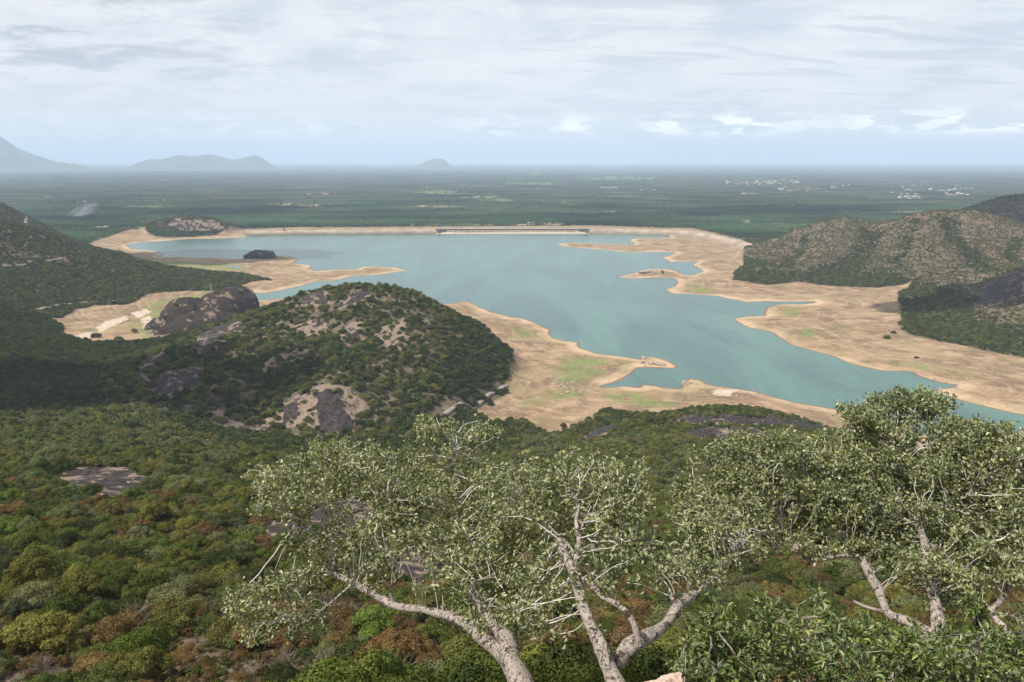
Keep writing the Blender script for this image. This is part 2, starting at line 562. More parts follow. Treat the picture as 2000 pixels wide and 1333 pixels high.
def bump(w, h, strength=.5, dist=1.0):
    b = w.n('ShaderNodeBump')
    b.inputs['Strength'].default_value = strength
    b.inputs['Distance'].default_value = dist
    w.l(h, b.inputs['Height'])
    return b.outputs[0]
# ---------------------------------------------------------------- masks on the terrain
def px_poly(pts, **kw):
    return hit(*np.array(pts, float).T, **kw)[:, :2]


def in_box(poly, x, y, pad):
    lo = poly.min(0) - pad; hi = poly.max(0) + pad
    return (x > lo[0]) & (x < hi[0]) & (y > lo[1]) & (y < hi[1])


def mask_polys(polys, x, y, soft, wob=0, ws=20, seed=1):
    """1 inside any of the world polygons, with a wobbly soft edge"""
    out = np.zeros(x.shape)
    for p in polys:
        b = in_box(p, x, y, soft + wob + 5)
        if not b.any():
            continue
        xx, yy = x[b], y[b]
        d = sdf(p, xx, yy) + fbm(xx / ws, yy / ws, seed, 4) * wob
        out[b] = np.maximum(out[b], 1 - sm(d, -soft, soft))
    return out


# bare rock areas (dark weathered granite), traced on the surface they lie on
ROCK_PX = [
 [(618,778),(640,762),(662,785),(690,828),(688,842),(650,850),(620,846),(614,815)],
 [(548,800),(575,786),(590,800),(580,822),(555,828)],
 [(478,845),(520,818),(560,790),(590,770),(618,752),(660,750),(700,765),(722,790),(716,822),(690,838),(640,846),(600,835),(560,838),(520,846)],
 [(375,800),(405,796),(440,810),(470,832),(440,842),(400,830),(378,820)],
 [(300,750),(330,728),(380,722),(405,735),(395,752),(350,770),(315,778),(302,768)],
 [(262,735),(290,700),(330,690),(330,705),(300,720),(275,748)],
 [(380,690),(385,660),(420,640),(470,628),(480,640),(440,660),(425,680),(395,695)],
 [(580,598),(600,575),(640,572),(650,590),(640,602),(600,604)],
 [(665,600),(680,580),(690,568),(720,570),(725,582),(700,590),(690,602)],
 [(560,635),(610,625),(640,635),(630,660),(590,660)],
 [(655,640),(700,632),(712,650),(700,672),(670,668)],
 [(730,640),(790,620),(800,660),(790,690),(750,680),(735,660)],
 [(500,720),(560,690),(620,680),(625,695),(560,715),(510,735)],
 [(290,645),(330,640),(330,655),(300,660)],
 [(325,436),(350,429),(400,429),(430,438),(445,450),(400,452),(350,450)],
]
ROCKN_PX = [
 [(108,935),(140,920),(200,915),(250,920),(290,942),(280,960),(240,985),(215,975),(170,960),(120,955)],
 [(508,1030),(530,1022),(590,1030),(600,1050),(560,1062),(520,1060)],
 [(600,1000),(650,975),(700,975),(760,1000),(800,1060),(860,1120),(840,1150),(780,1150),(720,1100),(650,1050),(600,1040)],
 [(1130,860),(1165,836),(1205,832),(1190,850),(1150,870)],
 [(1310,820),(1400,815),(1480,822),(1560,825),(1620,838),(1570,842),(1490,835),(1420,832),(1330,832)],
 [(1340,850),(1400,838),(1480,842),(1500,855),(1430,862),(1360,860)],
 [(1905,600),(1915,570),(1950,545),(2000,530),(2000,575),(1960,590),(1925,603)],
]
rock_w = [px_poly(p) for p in ROCK_PX]
rockn_w = [px_poly(p) for p in ROCKN_PX]
GREEN_PX = [[(1082,730),(1100,705),(1130,698),(1180,700),(1190,710),(1160,738),(1120,750),(1090,745)],
 [(400,523),(445,512),(470,520),(490,525),(440,530)],[(1530,600),(1570,604),(1560,618),(1530,620)],[(1180,775),(1240,768),(1310,788),(1290,800),(1230,790)],
 [(250,640),(300,590),(400,572),(420,580),(330,610),(300,640)],[(270,645),(330,625),(325,660),(280,663)],[(1740,712),(1790,708),(1830,722),(1790,722)],[(1000,640),(1040,650),(1050,665),(1010,660)],
 [(1340,552),(1400,568),(1390,575),(1350,566)],[(1565,640),(1590,642),(1580,660),(1560,658)],[(1020,790),(1100,760),(1150,770),(1050,790)],[(300,510),(400,512),(440,520),(350,525)]]
green_w = [px_poly(p) for p in GREEN_PX]
# pale washed rock shelves in the meadow
SLAB_PX = [[(188,642),(205,628),(245,618),(250,624),(215,640),(195,650)],[(255,612),(285,604),(295,610),(270,622)],[(150,655),(175,648),(185,655),(160,668)],[(275,622),(295,616),(298,640),(282,642)],
 [(1400,760),(1440,762),(1425,775),(1390,770)],[(740,578),(760,570),(790,578),(800,585),(770,586)]]
slab_w = [px_poly(p) for p in SLAB_PX]
# places where trees stand thinly and dry ground shows
PGREEN = [[(795,376),(850,371),(915,374),(912,379),(850,380)],[(893,388),(935,382),(965,381),(1010,390),(1000,396),(940,394)],[(975,359),(1020,355),(1080,358),(1075,362),(1000,361)],[(975,370),(1075,369),(1070,371),(980,371.5)],
 [(1120,348),(1200,345),(1280,348),(1270,353),(1180,354)],[(1075,396),(1120,392),(1100,399)],[(1000,340),(1060,337),(1050,343)],[(830,432),(850,425),(845,435)]]
PPALE = [[(595,378),(625,376),(655,378),(640,381),(600,381)],[(145,394),(168,392),(170,397),(150,400)],[(280,353),(345,350),(335,355),(290,355)],[(415,354),(450,353),(448,356)],[(865,338),(900,337),(898,339)],
 [(1033,403),(1160,402.5),(1155,404.5),(1035,405)],[(1128,420),(1166,419),(1164,422)],[(1430,374),(1470,376),(1485,380),(1450,381)],[(1520,369),(1560,366),(1590,369),(1575,375),(1540,375)],[(1708,374),(1768,376),(1765,378),(1710,377)],
 [(1752,386),(1770,379),(1795,380),(1805,387),(1780,390)],[(1845,379),(1880,378),(1892,382),(1850,383)],[(1800,340),(1840,338),(1838,342)],[(1950,348),(1990,347),(1988,351)],[(1440,437),(1450,431),(1466,432),(1460,440)],[(1488,448),(1518,446),(1518,451)],
 [(1385,344),(1450,342),(1455,347),(1400,347)],[(1536,402),(1550,399),(1552,404)],[(1768,413),(1830,411),(1828,414)],[(470,402),(560,397),(650,402),(640,407),(540,405)],[(745,405),(860,401),(900,404),(850,409)],[(310,392),(325,391),(324,394)],[(1575,368),(1600,370),(1598,372)],
 [(1410,358),(1560,352),(1590,355),(1500,362),(1420,362)],[(1015,328),(1100,323),(1095,329)],[(200,333),(240,332),(238,335)],[(1005,440),(1050,432),(1100,436),(1090,442)]]
green_w += [at_z(*np.array(p, float).T, 2.0)[:, :2] for p in PGREEN]
pale_w = [at_z(*np.array(p, float).T, 2.0)[:, :2] for p in PPALE]


def rockness(x, y):
    """procedural rocky ground of the hills, 0..1"""
    r = np.hypot(x, y)
    n = fbm(x / 45, y / 45, 71, 5, .6)
    return sm(n, .05, .35)


def terrain_masks(x, y, z):
    ld = lake_d(x, y); bd = bed_d(x, y)
    bed = sm(-bd, -8, 3)
    rock = .55 * mask_polys([rock_w[k] for k in (2, 3, 9, 10, 11, 12)], x, y, 3, 14, 22, 51)
    rock = np.maximum(rock, mask_polys([rock_w[k] for k in (0, 1)], x, y, 2.5, 10, 18, 51))
    rock = np.maximum(rock, .80 * mask_polys([rock_w[k] for k in (4, 5, 6, 7, 8, 13)], x, y, 2.5, 16, 18, 51))
    rock = np.maximum(rock, .66 * mask_polys([rock_w[14]], x, y, 3, 30, 40, 51))
    rock = np.maximum(rock, .75 * mask_polys(rockn_w[:3], x, y, 1.5, 9, 14, 52))
    rock = np.maximum(rock, .82 * mask_polys(rockn_w[3:], x, y, 2, 9, 14, 52))
    green = mask_polys(green_w, x, y, 14, 22, 30, 53)
    slab = np.maximum(mask_polys(slab_w, x, y, 2, 8, 12, 54), mask_polys(pale_w, x, y, 8, 45, 90, 55) * sm(fbm(x / 75, y / 110, 56, 3), -.12, .10))
    green = np.where(y > 3700, green * sm(fbm(x / 140, y / 90, 57, 3), -.22, -.05), green)
    return ld, bed, rock, green, slab


# ---------------------------------------------------------------- ground
def build_ground():
    step = math.radians(.068)
    fine = np.arange(-math.radians(41), math.radians(41), step)
    coarse = np.linspace(math.radians(41), 2 * math.pi - math.radians(41), 70)
    az = np.concatenate([fine, coarse[:-1]])
    na = len(az)
    l = math.log
    L = np.concatenate([np.arange(l(1.2), l(420), .016), np.arange(l(420), l(4200), .0042), np.arange(l(4200), l(9000), .012), np.arange(l(9000), l(95000), .06)])
    nl = len(L)
    A, LL = np.meshgrid(az, L, indexing='ij')
    r = np.exp(LL)
    x = r * np.sin(A); y = r * np.cos(A)
    z = np.zeros_like(x); m = [np.zeros_like(x) for _ in range(5)]
    for i in range(0, na, 100):
        s = slice(i, i + 100)
        z[s] = height(x[s], y[s])
        mm = terrain_masks(x[s], y[s], z[s])
        for k in range(5):
            m[k][s] = mm[k]
    # dark rock faces are broken by shallow ledges
    z = z + m[2] * (ridged(x / 9, y / 9, 61, 3) * .9 + ridged(x / 30, y / 30, 62, 4) * 3.2 * sm(r, 350, 800) + sm(m[2], .1, .9) * 1.5) * sm(r, 60, 300)
    V = np.stack([x, y, z], -1).reshape(-1, 3)
    V = np.vstack([V, [[0, 0, 298.35]]])
    i = np.arange(na)[:, None]; j = np.arange(nl - 1)[None]
    i2 = (i + 1) % na
    q = np.stack([i * nl + j, i * nl + j + 1, i2 * nl + j + 1, i2 * nl + j], -1).reshape(-1, 4)
    tri = np.stack([np.full(na, na * nl), np.arange(na) * nl, ((np.arange(na) + 1) % na) * nl], -1)
    col = np.stack([m[1], m[2], m[3], m[4]], -1).reshape(-1, 4)
    col = np.vstack([col, [[0, 0, 0, 0]]])
    ldv = np.append(m[0].ravel(), 500)
    me = mesh_np('ground', V, [q, tri], {'mask': ('FLOAT_COLOR', col), 'shore': ('FLOAT', np.clip(ldv, -50, 600))})
    print('ground verts', len(V))
    o = link('ground', me, ground_material())
    tag(o, kind='structure')
    # water: cells of the same kind of grid that reach over the shoreline, at level zero
    a = np.linspace(-.78, .78, 400); LLn = np.linspace(l(700), l(3900), 330)
    A, LL = np.meshgrid(a, LLn, indexing='ij'); r = np.exp(LL); x = r * np.sin(A); y = r * np.cos(A)
    ok = g_lake(x, y) < 30
    c = ok[:-1, :-1] | ok[1:, :-1] | ok[:-1, 1:] | ok[1:, 1:]
    ii, jj = np.nonzero(c)
    nl = 330
    q = np.stack([ii * nl + jj, ii * nl + jj + 1, (ii + 1) * nl + jj + 1, (ii + 1) * nl + jj], -1)
    used, inv = np.unique(q, return_inverse=True)
    V = np.stack([x, y, np.zeros_like(x)], -1).reshape(-1, 3)[used]
    w = link('water', mesh_np('water', V, inv.reshape(-1, 4)), water_material())
    tag(w, kind='structure')


def ground_material():
    m, w, out = material('ground')
    geo = w.n('ShaderNodeNewGeometry')
    P = geo.outputs['Position']
    at = w.n('ShaderNodeAttribute', attribute_name='mask')
    sep = w.n('ShaderNodeSeparateColor'); w.l(at.outputs['Color'], sep.inputs[0])
    bed, rock, green = sep.outputs
    slab = at.outputs['Alpha']
    shore = w.n('ShaderNodeAttribute', attribute_name='shore').outputs['Fac']
    n_big = w.noise(P, .006, 5, .6)
    n_mid = w.noise(P, .035, 6, .62)
    n_fine = w.noise(P, .25, 6, .65)
    # dry lake bed: tan and rust soil, paler sand along the water, rings left by the falling level
    c = w.mix(w.ramp(n_big, .38, .62), (.185, .118, .070), (.25, .178, .106))
    c = w.mix(w.ramp(n_mid, .42, .68), c, (.32, .23, .145))
    c = w.mix(w.math('MULTIPLY', w.ramp(w.noise(w.mapping(P, (1, 1, 1), loc=(40, 9, 0)), .018, 7, .66), .48, .60), .75), c, (.120, .078, .054))
    wob = w.math('ADD', shore, w.math('MULTIPLY', w.math('SUBTRACT', n_mid, .5), 14.0))
    ringv = w.n('ShaderNodeCombineXYZ', i_0=wob, i_1=0.0, i_2=0.0).outputs[0]
    ring = w.noise(ringv, .085, 6, .72)
    near = w.math('SUBTRACT', 1.0, w.ramp(wob, 10, 70))
    wob2 = w.math('ADD', shore, w.math('MULTIPLY', w.math('SUBTRACT', w.noise(P, .011, 5, .62), .5), 110.0))
    c = w.mix(w.math('MULTIPLY', w.math('SUBTRACT', 1.0, w.ramp(wob2, 0, 38)), .85), c, (.44, .32, .21))
    c = w.mix(w.math('MULTIPLY', w.ramp(ring, .50, .60), .38), c, (.38, .28, .18))
    c = w.mix(w.math('MULTIPLY', w.math('SUBTRACT', 1.0, w.ramp(ring, .40, .48)), .42), c, (.135, .088, .06))
    c = w.mix(w.math('MULTIPLY', w.math('SUBTRACT', 1.0, w.ramp(shore, 1.5, 7.0)), .85), c, (.10, .062, .043))
    gg = w.ramp(w.noise(w.mapping(P, (1, 1, 1), loc=(300, 9, 0)), .012, 7, .68), .49, .62)
    c = w.mix(w.math('MULTIPLY', gg, w.math('MULTIPLY', w.ramp(n_fine, .35, .6), .6)), c, (.13, .13, .045))
    c = w.mix(w.math('MULTIPLY', green, w.math('MULTIPLY', w.ramp(n_mid, .34, .58), w.ramp(n_fine, .25, .55))), c, (.115, .165, .045))
    c = w.mix(slab, c, w.mix(w.ramp(n_fine, .4, .62), (.33, .26, .20), (.50, .43, .36)))
    bedc = w.mix(w.math('MULTIPLY', w.ramp(n_fine, .5, .72), .45), c, (.42, .31, .21))
    # slopes outside the bed: litter, dry grass, bare earth, grey rock
    s = w.mix(w.ramp(n_mid, .35, .6), (.060, .055, .030), (.125, .090, .060))
    s = w.mix(w.ramp(w.noise(P, .11, 6, .65), .48, .60), s, (.15, .116, .086))
    s = w.mix(w.math('MULTIPLY', w.ramp(w.noise(w.mapping(P, (1, 1, 1), loc=(70, 0, 0)), .07, 6, .6), .52, .60), .8), s, (.10, .075, .065))
    s = w.mix(w.ramp(n_fine, .52, .62), s, (.05, .06, .02))
    dist = w.n('ShaderNodeVectorMath', operation='LENGTH'); w.l(P, dist.inputs[0])
    hz_ = w.n('ShaderNodeSeparateXYZ', i_0=P).outputs[2]
    plain = w.math('MULTIPLY', w.ramp(dist.outputs['Value'], 3550, 3750), w.math('SUBTRACT', 1.0, w.ramp(hz_, 7, 16)))
    # the far plain: groves, a few green paddies, pale ploughed strips
    pf = w.mix(w.ramp(w.noise(P, .004, 5, .6), .35, .65), (.045, .070, .028), (.15, .135, .065))
    pf = w.mix(w.math('MULTIPLY', w.ramp(w.noise(w.mapping(P, (.6, 1, 1), loc=(9, 4, 0)), .0009, 5, .6), .58, .66), .8), pf, (.085, .15, .045))
    st = w.ramp(w.noise(w.mapping(P, (.35, 1, 1), loc=(0, 500, 0)), .0022, 8, .75), .635, .67)
    pf = w.mix(st, pf, (.30, .22, .16))
    st2 = w.ramp(w.noise(w.mapping(P, (.4, 1, 1), loc=(90, 1500, 0)), .0013, 8, .75), .60, .66)
    pf = w.mix(w.math('MULTIPLY', st2, .6), pf, (.12, .15, .06))
    pf = w.mix(w.math('MULTIPLY', green, .85), pf, (.085, .17, .045))
    pf = w.mix(w.math('MULTIPLY', w.math('MULTIPLY', slab, .95), w.ramp(w.noise(w.mapping(P, (.5, 1, 1)), .012, 6, .7), .42, .56)), pf, (.42, .29, .20))
    s = w.mix(plain, s, pf)
    c = w.mix(bed, s, bedc)
    # rock: buff granite with near-black weathering stains that run down the face
    sv = w.mapping(P, (1, 1, .35))
    dark = w.ramp(w.math('ADD', w.noise(sv, .06, 7, .66, .8), w.math('MULTIPLY', w.math('SUBTRACT', rock, .6), .55)), .50, .56)
    rc = w.mix(w.ramp(w.noise(P, .5, 5), .35, .7), (.15, .11, .085), (.25, .19, .145))
    rd = w.mix(w.ramp(w.noise(P, .3, 5), .35, .7), (.022, .018, .018), (.060, .047, .045))
    rcol = w.mix(dark, rc, rd)
    c = w.mix(w.ramp(rock, .22, .38), c, rcol)
    h = w.math('ADD', w.math('ADD', w.math('MULTIPLY', n_fine, 1.6), w.math('MULTIPLY', n_mid, 9.0)), w.math('MULTIPLY', w.noise(P, 1.4, 4), .25))
    principled(w, out, c, .95, .12, bump(w, h, .6, 1.0))
    return m


def water_material():
    m, w, out = material('water')
    P = w.n('ShaderNodeNewGeometry').outputs['Position']
    wind = w.mapping(P, (1, .32, 1), (0, 0, math.radians(62)))
    rip = w.noise(wind, .25, 5, .62)
    swell = w.noise(w.mapping(P, (1, .25, 1), (0, 0, math.radians(62))), .055, 4, .6)
    gust = w.noise(w.mapping(P, (1, .3, 1), (0, 0, math.radians(75))), .006, 6, .6, .5)
    col = w.mix(w.ramp(gust, .38, .64), WATER_A, WATER_B)
    h = w.math('ADD', w.math('MULTIPLY', rip, .5), w.math('MULTIPLY', swell, 1.0))
    b = principled(w, out, col, w.math('ADD', w.math('MULTIPLY', gust, .25), .10), .5, bump(w, h, .7, 1.6))
    b.inputs['IOR'].default_value = 1.33
    return m


WATER_A = (.030, .078, .070)
WATER_B = (.062, .136, .114)
build_ground()


# ---------------------------------------------------------------- far mountains
def mountain(name, pts, r, thick, label, seed):
    """ridge whose skyline passes through pts (px, py) at distance r; a solid height field, thick metres deep"""
    pts = np.array(pts, float)
    P = at_r(pts[:, 0], pts[:, 1], r)
    az = np.arctan2(P[:, 0], P[:, 1]); hz = P[:, 2]
    na, nd = 160, 40
    A = np.linspace(az[0], az[-1], na)
    hh = np.interp(A, az, hz)
    D = np.linspace(-1, 1, nd)
    AA, DD = np.meshgrid(A, D, indexing='ij')
    R = r + DD * thick
    x = R * np.sin(AA); y = R * np.cos(AA)
    prof = np.clip(1 - np.abs(DD) ** 1.25, 0, 1)
    z = hh[:, None] * prof
    z = z + (ridged(x / 1800, y / 1800, seed, 4) * .13 * hh[:, None]) * prof * (1 - prof) * 4 + fbm(x / 500, y / 500, seed + 5, 4) * .05 * hh.max() * prof
    z = np.where(prof < .02, -8, z)
    V = np.stack([x, y, z], -1).reshape(-1, 3)
    i = np.arange(na - 1)[:, None]; j = np.arange(nd - 1)[None]
    q = np.stack([i * nd + j, (i + 1) * nd + j, (i + 1) * nd + j + 1, i * nd + j + 1], -1).reshape(-1, 4)
    o = link(name, mesh_np(name, V, q), MOUNT)
    tag(o, label, 'mountain', kind='structure')


def mountain_material():
    m, w, out = material('far_slopes')
    P = w.n('ShaderNodeNewGeometry').outputs['Position']
    c = w.mix(w.ramp(w.noise(P, .004, 6, .6), .4, .62), (.03, .05, .025), (.12, .10, .07))
    principled(w, out, c, .95, .1)
    return m


MOUNT = mountain_material()
mountain('mountain', [(-420,338),(-300,300),(-180,258),(-90,238),(-30,252),(0,266),(15,276),(35,290),(60,301),(90,311),(120,318),(150,322),(190,330),(220,333)], 30000, 5200, 'big blue mountain slope running off the edge of the plain', 3)
mountain('mountain', [(235,333),(255,326),(266,319),(290,311),(312,312),(330,308),(348,303),(362,304),(378,306),(395,303),(412,302),(430,306),(448,311),(458,312),(478,308),(498,303),(512,309),(528,320),(540,326),(560,333)], 30000, 3300, 'long hazy hill range with three low summits on the plain', 8)
mountain('mountain', [(800,332),(812,325),(822,320),(832,315),(845,311),(858,310),(868,312),(876,319),(884,325),(895,332)], 31000, 1000, 'small lone hazy hill with a flat top on the plain', 12)

# ---------------------------------------------------------------- haze
def build_haze():
    R = 90000.0
    zt, zb = 1350.0, -12.0
    V = np.array([(sx * R, sy * R, z) for z in (zb, zt) for sx, sy in ((-1, -1), (1, -1), (1, 1), (-1, 1))])
    Fq = np.array([(0, 3, 2, 1), (4, 5, 6, 7), (0, 1, 5, 4), (1, 2, 6, 5), (2, 3, 7, 6), (3, 0, 4, 7)])
    m, w, out = material('haze')
    v = w.n('ShaderNodeVolumePrincipled')
    v.inputs['Color'].default_value = HAZE_COL
    v.inputs['Density'].default_value = HAZE_DENS
    v.inputs['Anisotropy'].default_value = 0.0
    w.l(v.outputs[0], out.inputs['Volume'])
    o = link('haze', mesh_np('haze', V, Fq, smooth=False), m)
    tag(o, kind='stuff')


HAZE_COL = (.62, .78, 1.0, 1)
HAZE_DENS = 4.3e-5
# ---------------------------------------------------------------- fields and towns on the plain are added to the masks above (see PLAIN_*)
def ribbon(pts, width, lift, name, mat, kind=None, label=None, cat=None, sub=14):
    """a road sheet draped on the terrain along traced pixels"""
    P = hit(*np.array(pts, float).T)[:, :2]
    seg = np.hypot(*np.diff(P, axis=0).T); s = np.concatenate([[0], np.cumsum(seg)])
    n = max(int(s[-1] / sub), 4)
    t = np.linspace(0, s[-1], n)
    x = np.interp(t, s, P[:, 0]); y = np.interp(t, s, P[:, 1])
    k = np.array([.25, .5, .25])
    for _ in range(3):
        x[1:-1] = np.convolve(x, k, 'valid'); y[1:-1] = np.convolve(y, k, 'valid')
    dx, dy = np.gradient(x), np.gradient(y); L = np.hypot(dx, dy) + 1e-9
    nx, ny = -dy / L, dx / L
    rows = []
    z0 = height(x, y)
    for o, dz in ((-.5, -2.5), (-.5, 0), (0, .06), (.5, 0), (.5, -2.5)):
        rows.append(np.stack([x + nx * o * width, y + ny * o * width, z0 + lift + dz], -1))
    V = np.stack(rows, 1).reshape(-1, 3); m = len(rows)
    i = np.arange(n - 1)[:, None]; j = np.arange(m - 1)[None]
    q = np.stack([i * m + j, (i + 1) * m + j, (i + 1) * m + j + 1, i * m + j + 1], -1).reshape(-1, 4)
    o = link(name, mesh_np(name, V, q), mat)
    tag(o, label, cat, kind=kind)
    return np.stack([x, y], -1)


def flat_mat(name, c1, c2, scale=1.0, rough=.9, b=.3, spec=.2, lo=.4, hi=.62):
    m, w, out = material(name)
    P = w.n('ShaderNodeTexCoord').outputs['Object']
    n = w.noise(P, scale, 5, .6)
    principled(w, out, w.mix(w.ramp(n, lo, hi), c1, c2), rough, spec, bump(w, n, b, .3 / scale))
    return m


ROADM = flat_mat('asphalt_dust', (.17, .145, .125), (.27, .235, .20), .2)
road_xy = []
road_xy.append(ribbon([(-60,527),(0,519),(60,512),(122,505)], 10, 1.6, 'road', ROADM, 'structure'))
road_xy.append(ribbon([(62,608),(90,600),(120,596),(150,592),(200,589),(232,589)], 9, 1.4, 'road', ROADM, 'structure'))
road_xy.append(ribbon([(868,810),(900,795),(940,778),(965,765),(988,753)], 8, 1.2, 'road', ROADM, 'structure'))
road_xy.append(ribbon([(250,887),(262,883),(276,884),(288,890),(298,903)], 3.4, .9, 'road', ROADM, 'structure', sub=3))
road_xy.append(ribbon([(50,437),(75,430)], 10, 1.6, 'road', ROADM, 'structure'))


def road_d(x, y):
    d = np.full(x.shape, 1e9)
    for R in road_xy:
        for k in range(0, len(R), 2):
            np.minimum(d, np.hypot(x - R[k, 0], y - R[k, 1]), out=d)
    return d


ORDN = ['first', 'second', 'third', 'fourth', 'fifth', 'sixth', 'seventh', 'eighth', 'ninth', 'tenth', 'eleventh', 'twelfth', 'thirteenth', 'fourteenth', 'fifteenth', 'sixteenth', 'seventeenth', 'eighteenth', 'nineteenth', 'twentieth'] + ['%dth' % q for q in range(21, 60)]
# ---------------------------------------------------------------- foliage
def foliage_material(name, mode, jitter=.35, gloss=.0, trans=.20):
    m, w, out = material(name)
    if mode == 'object':
        oi = w.n('ShaderNodeObjectInfo'); col = oi.outputs['Color']
    elif mode == 'instance':
        col = w.n('ShaderNodeAttribute', attribute_name='tint', attribute_type='INSTANCER').outputs['Color']
        oi = w.n('ShaderNodeObjectInfo')
    else:
        oi = w.n('ShaderNodeObjectInfo')
        rgb = w.n('ShaderNodeRGB'); rgb.outputs[0].default_value = (*mode, 1); col = rgb.outputs[0]
    leaf = w.n('ShaderNodeAttribute', attribute_name='leaf').outputs['Fac']
    P = w.n('ShaderNodeTexCoord').outputs['Object']
    n = w.noise(P, 2.2, 3)
    k = w.math('ADD', w.math('MULTIPLY', leaf, jitter * 2), 1 - jitter)
    k = w.math('MULTIPLY', k, w.math('ADD', w.math('MULTIPLY', n, .8), .6))
    hsv = w.n('ShaderNodeHueSaturation', i_Color=col)
    w.l(w.math('ADD', w.math('MULTIPLY', leaf, .05), .475), hsv.inputs['Hue'])
    w.l(k, hsv.inputs['Value'])
    c = hsv.outputs[0]
    d = w.n('ShaderNodeBsdfDiffuse'); w.l(c, d.inputs[0])
    t = w.n('ShaderNodeBsdfTranslucent'); w.l(w.mix(1.0, c, (1.15, 1.25, .6), 'MULTIPLY'), t.inputs[0])
    mx = w.n('ShaderNodeMixShader', i_0=trans); w.l(d.outputs[0], mx.inputs[1]); w.l(t.outputs[0], mx.inputs[2])
    last = mx.outputs[0]
    if gloss > 0:
        g = w.n('ShaderNodeBsdfGlossy', i_Roughness=.38); g.inputs[0].default_value = (.9, .95, 1, 1)
        m2 = w.n('ShaderNodeMixShader', i_0=gloss); w.l(last, m2.inputs[1]); w.l(g.outputs[0], m2.inputs[2]); last = m2.outputs[0]
    w.l(last, out.inputs[0])
    return m


M_LEAF_O = foliage_material('leaves', 'object')
M_LEAF_I = foliage_material('leaves_mass', 'instance')
M_BARK = flat_mat('bark_plain', (.13, .10, .075), (.24, .20, .16), 3.0)


def crown_arrays(seed, n, leaf, lobes=11, flat=.75, spread=.62, loose=.12, clump=True):
    """leaf clumps spread through a crown of many overlapping boughs of unequal size; unit radius, sits on z=0..~1.2"""
    R = np.random.default_rng(seed)
    ph = R.uniform(0, 6.28, 3)
    C, S, Vv = [(R.uniform(-.1, .1), R.uniform(-.1, .1), .35 * flat)], [.50], [.35]
    K = lobes * 3
    for k in range(K):
        a = 2.4 * k + R.uniform(-.6, .6)
        edge = 1 + .20 * math.sin(2 * a + ph[0]) + .14 * math.sin(3 * a + ph[1]) + .08 * math.sin(5 * a + ph[2])
        rr = spread * 1.22 * math.sqrt((k + .6) / K) * R.uniform(.8, 1.12) * edge
        if R.random() < .12: continue
        s = R.uniform(.13, .30) * (1.15 - .35 * rr)
        C.append((rr * math.cos(a), rr * math.sin(a), flat * (.84 - .62 * rr * rr) + R.uniform(-.13, .13)))
        S.append(s); Vv.append(R.random())
    C = np.array(C); S = np.array(S); Vv = np.array(Vv)
    m = int(n * 2.4)
    w = S ** 1.7; w[0] *= .6; w /= w.sum()
    li = R.choice(len(S), m, p=w)
    u = R.normal(size=(m, 3)); u /= np.linalg.norm(u, axis=1)[:, None]
    u[:, 2] = np.where(R.random(m) < .7, np.abs(u[:, 2]), u[:, 2])
    rad = S[li] * (1 - np.abs(R.normal(0, loose, m))) * (1 + np.where(R.random(m) < .12, R.uniform(.1, .5, m), 0))
    P = C[li] + u * rad[:, None] * np.array([1, 1, .8])
    D = np.linalg.norm((P[:, None] - C[None]) / np.array([1, 1, .8]), axis=2) / S[None]
    D[np.arange(m), li] = 9
    keep = (D.min(1) > .80) | (R.random(m) < .08)
    P = P[keep][:n]; N = u[keep][:n]; lv = Vv[li[keep][:n]]
    k = len(P)
    N = N + R.normal(0, .42, (k, 3)); N[:, 2] += .12; N /= np.linalg.norm(N, axis=1)[:, None]
    T = np.cross(N, R.normal(size=(k, 3))); T /= np.linalg.norm(T, axis=1)[:, None]
    B = np.cross(N, T)
    s = leaf * R.uniform(.55, 1.4, k)[:, None]
    asp = R.uniform(.45, .85, k)[:, None]
    v0 = P - T * s; v1 = P - B * s * asp + N * s * .18; v2 = P + T * s; v3 = P + B * s * asp + N * s * .18
    V = np.stack([v0, v1, v2, v3], 1).reshape(-1, 3)
    V[:, 2] = np.maximum(V[:, 2], .02)
    q = np.arange(4 * k).reshape(-1, 4)
    lf = np.repeat(.5 * R.random(k) + .5 * lv, 4)
    return V, q, lf


def crown_mesh(name, mat, *a, **kw):
    V, q, lf = crown_arrays(*a, **kw)
    me = mesh_np(name, V, q, {'leaf': ('FLOAT', lf)}, smooth=False)
    me.materials.append(mat)
    return me


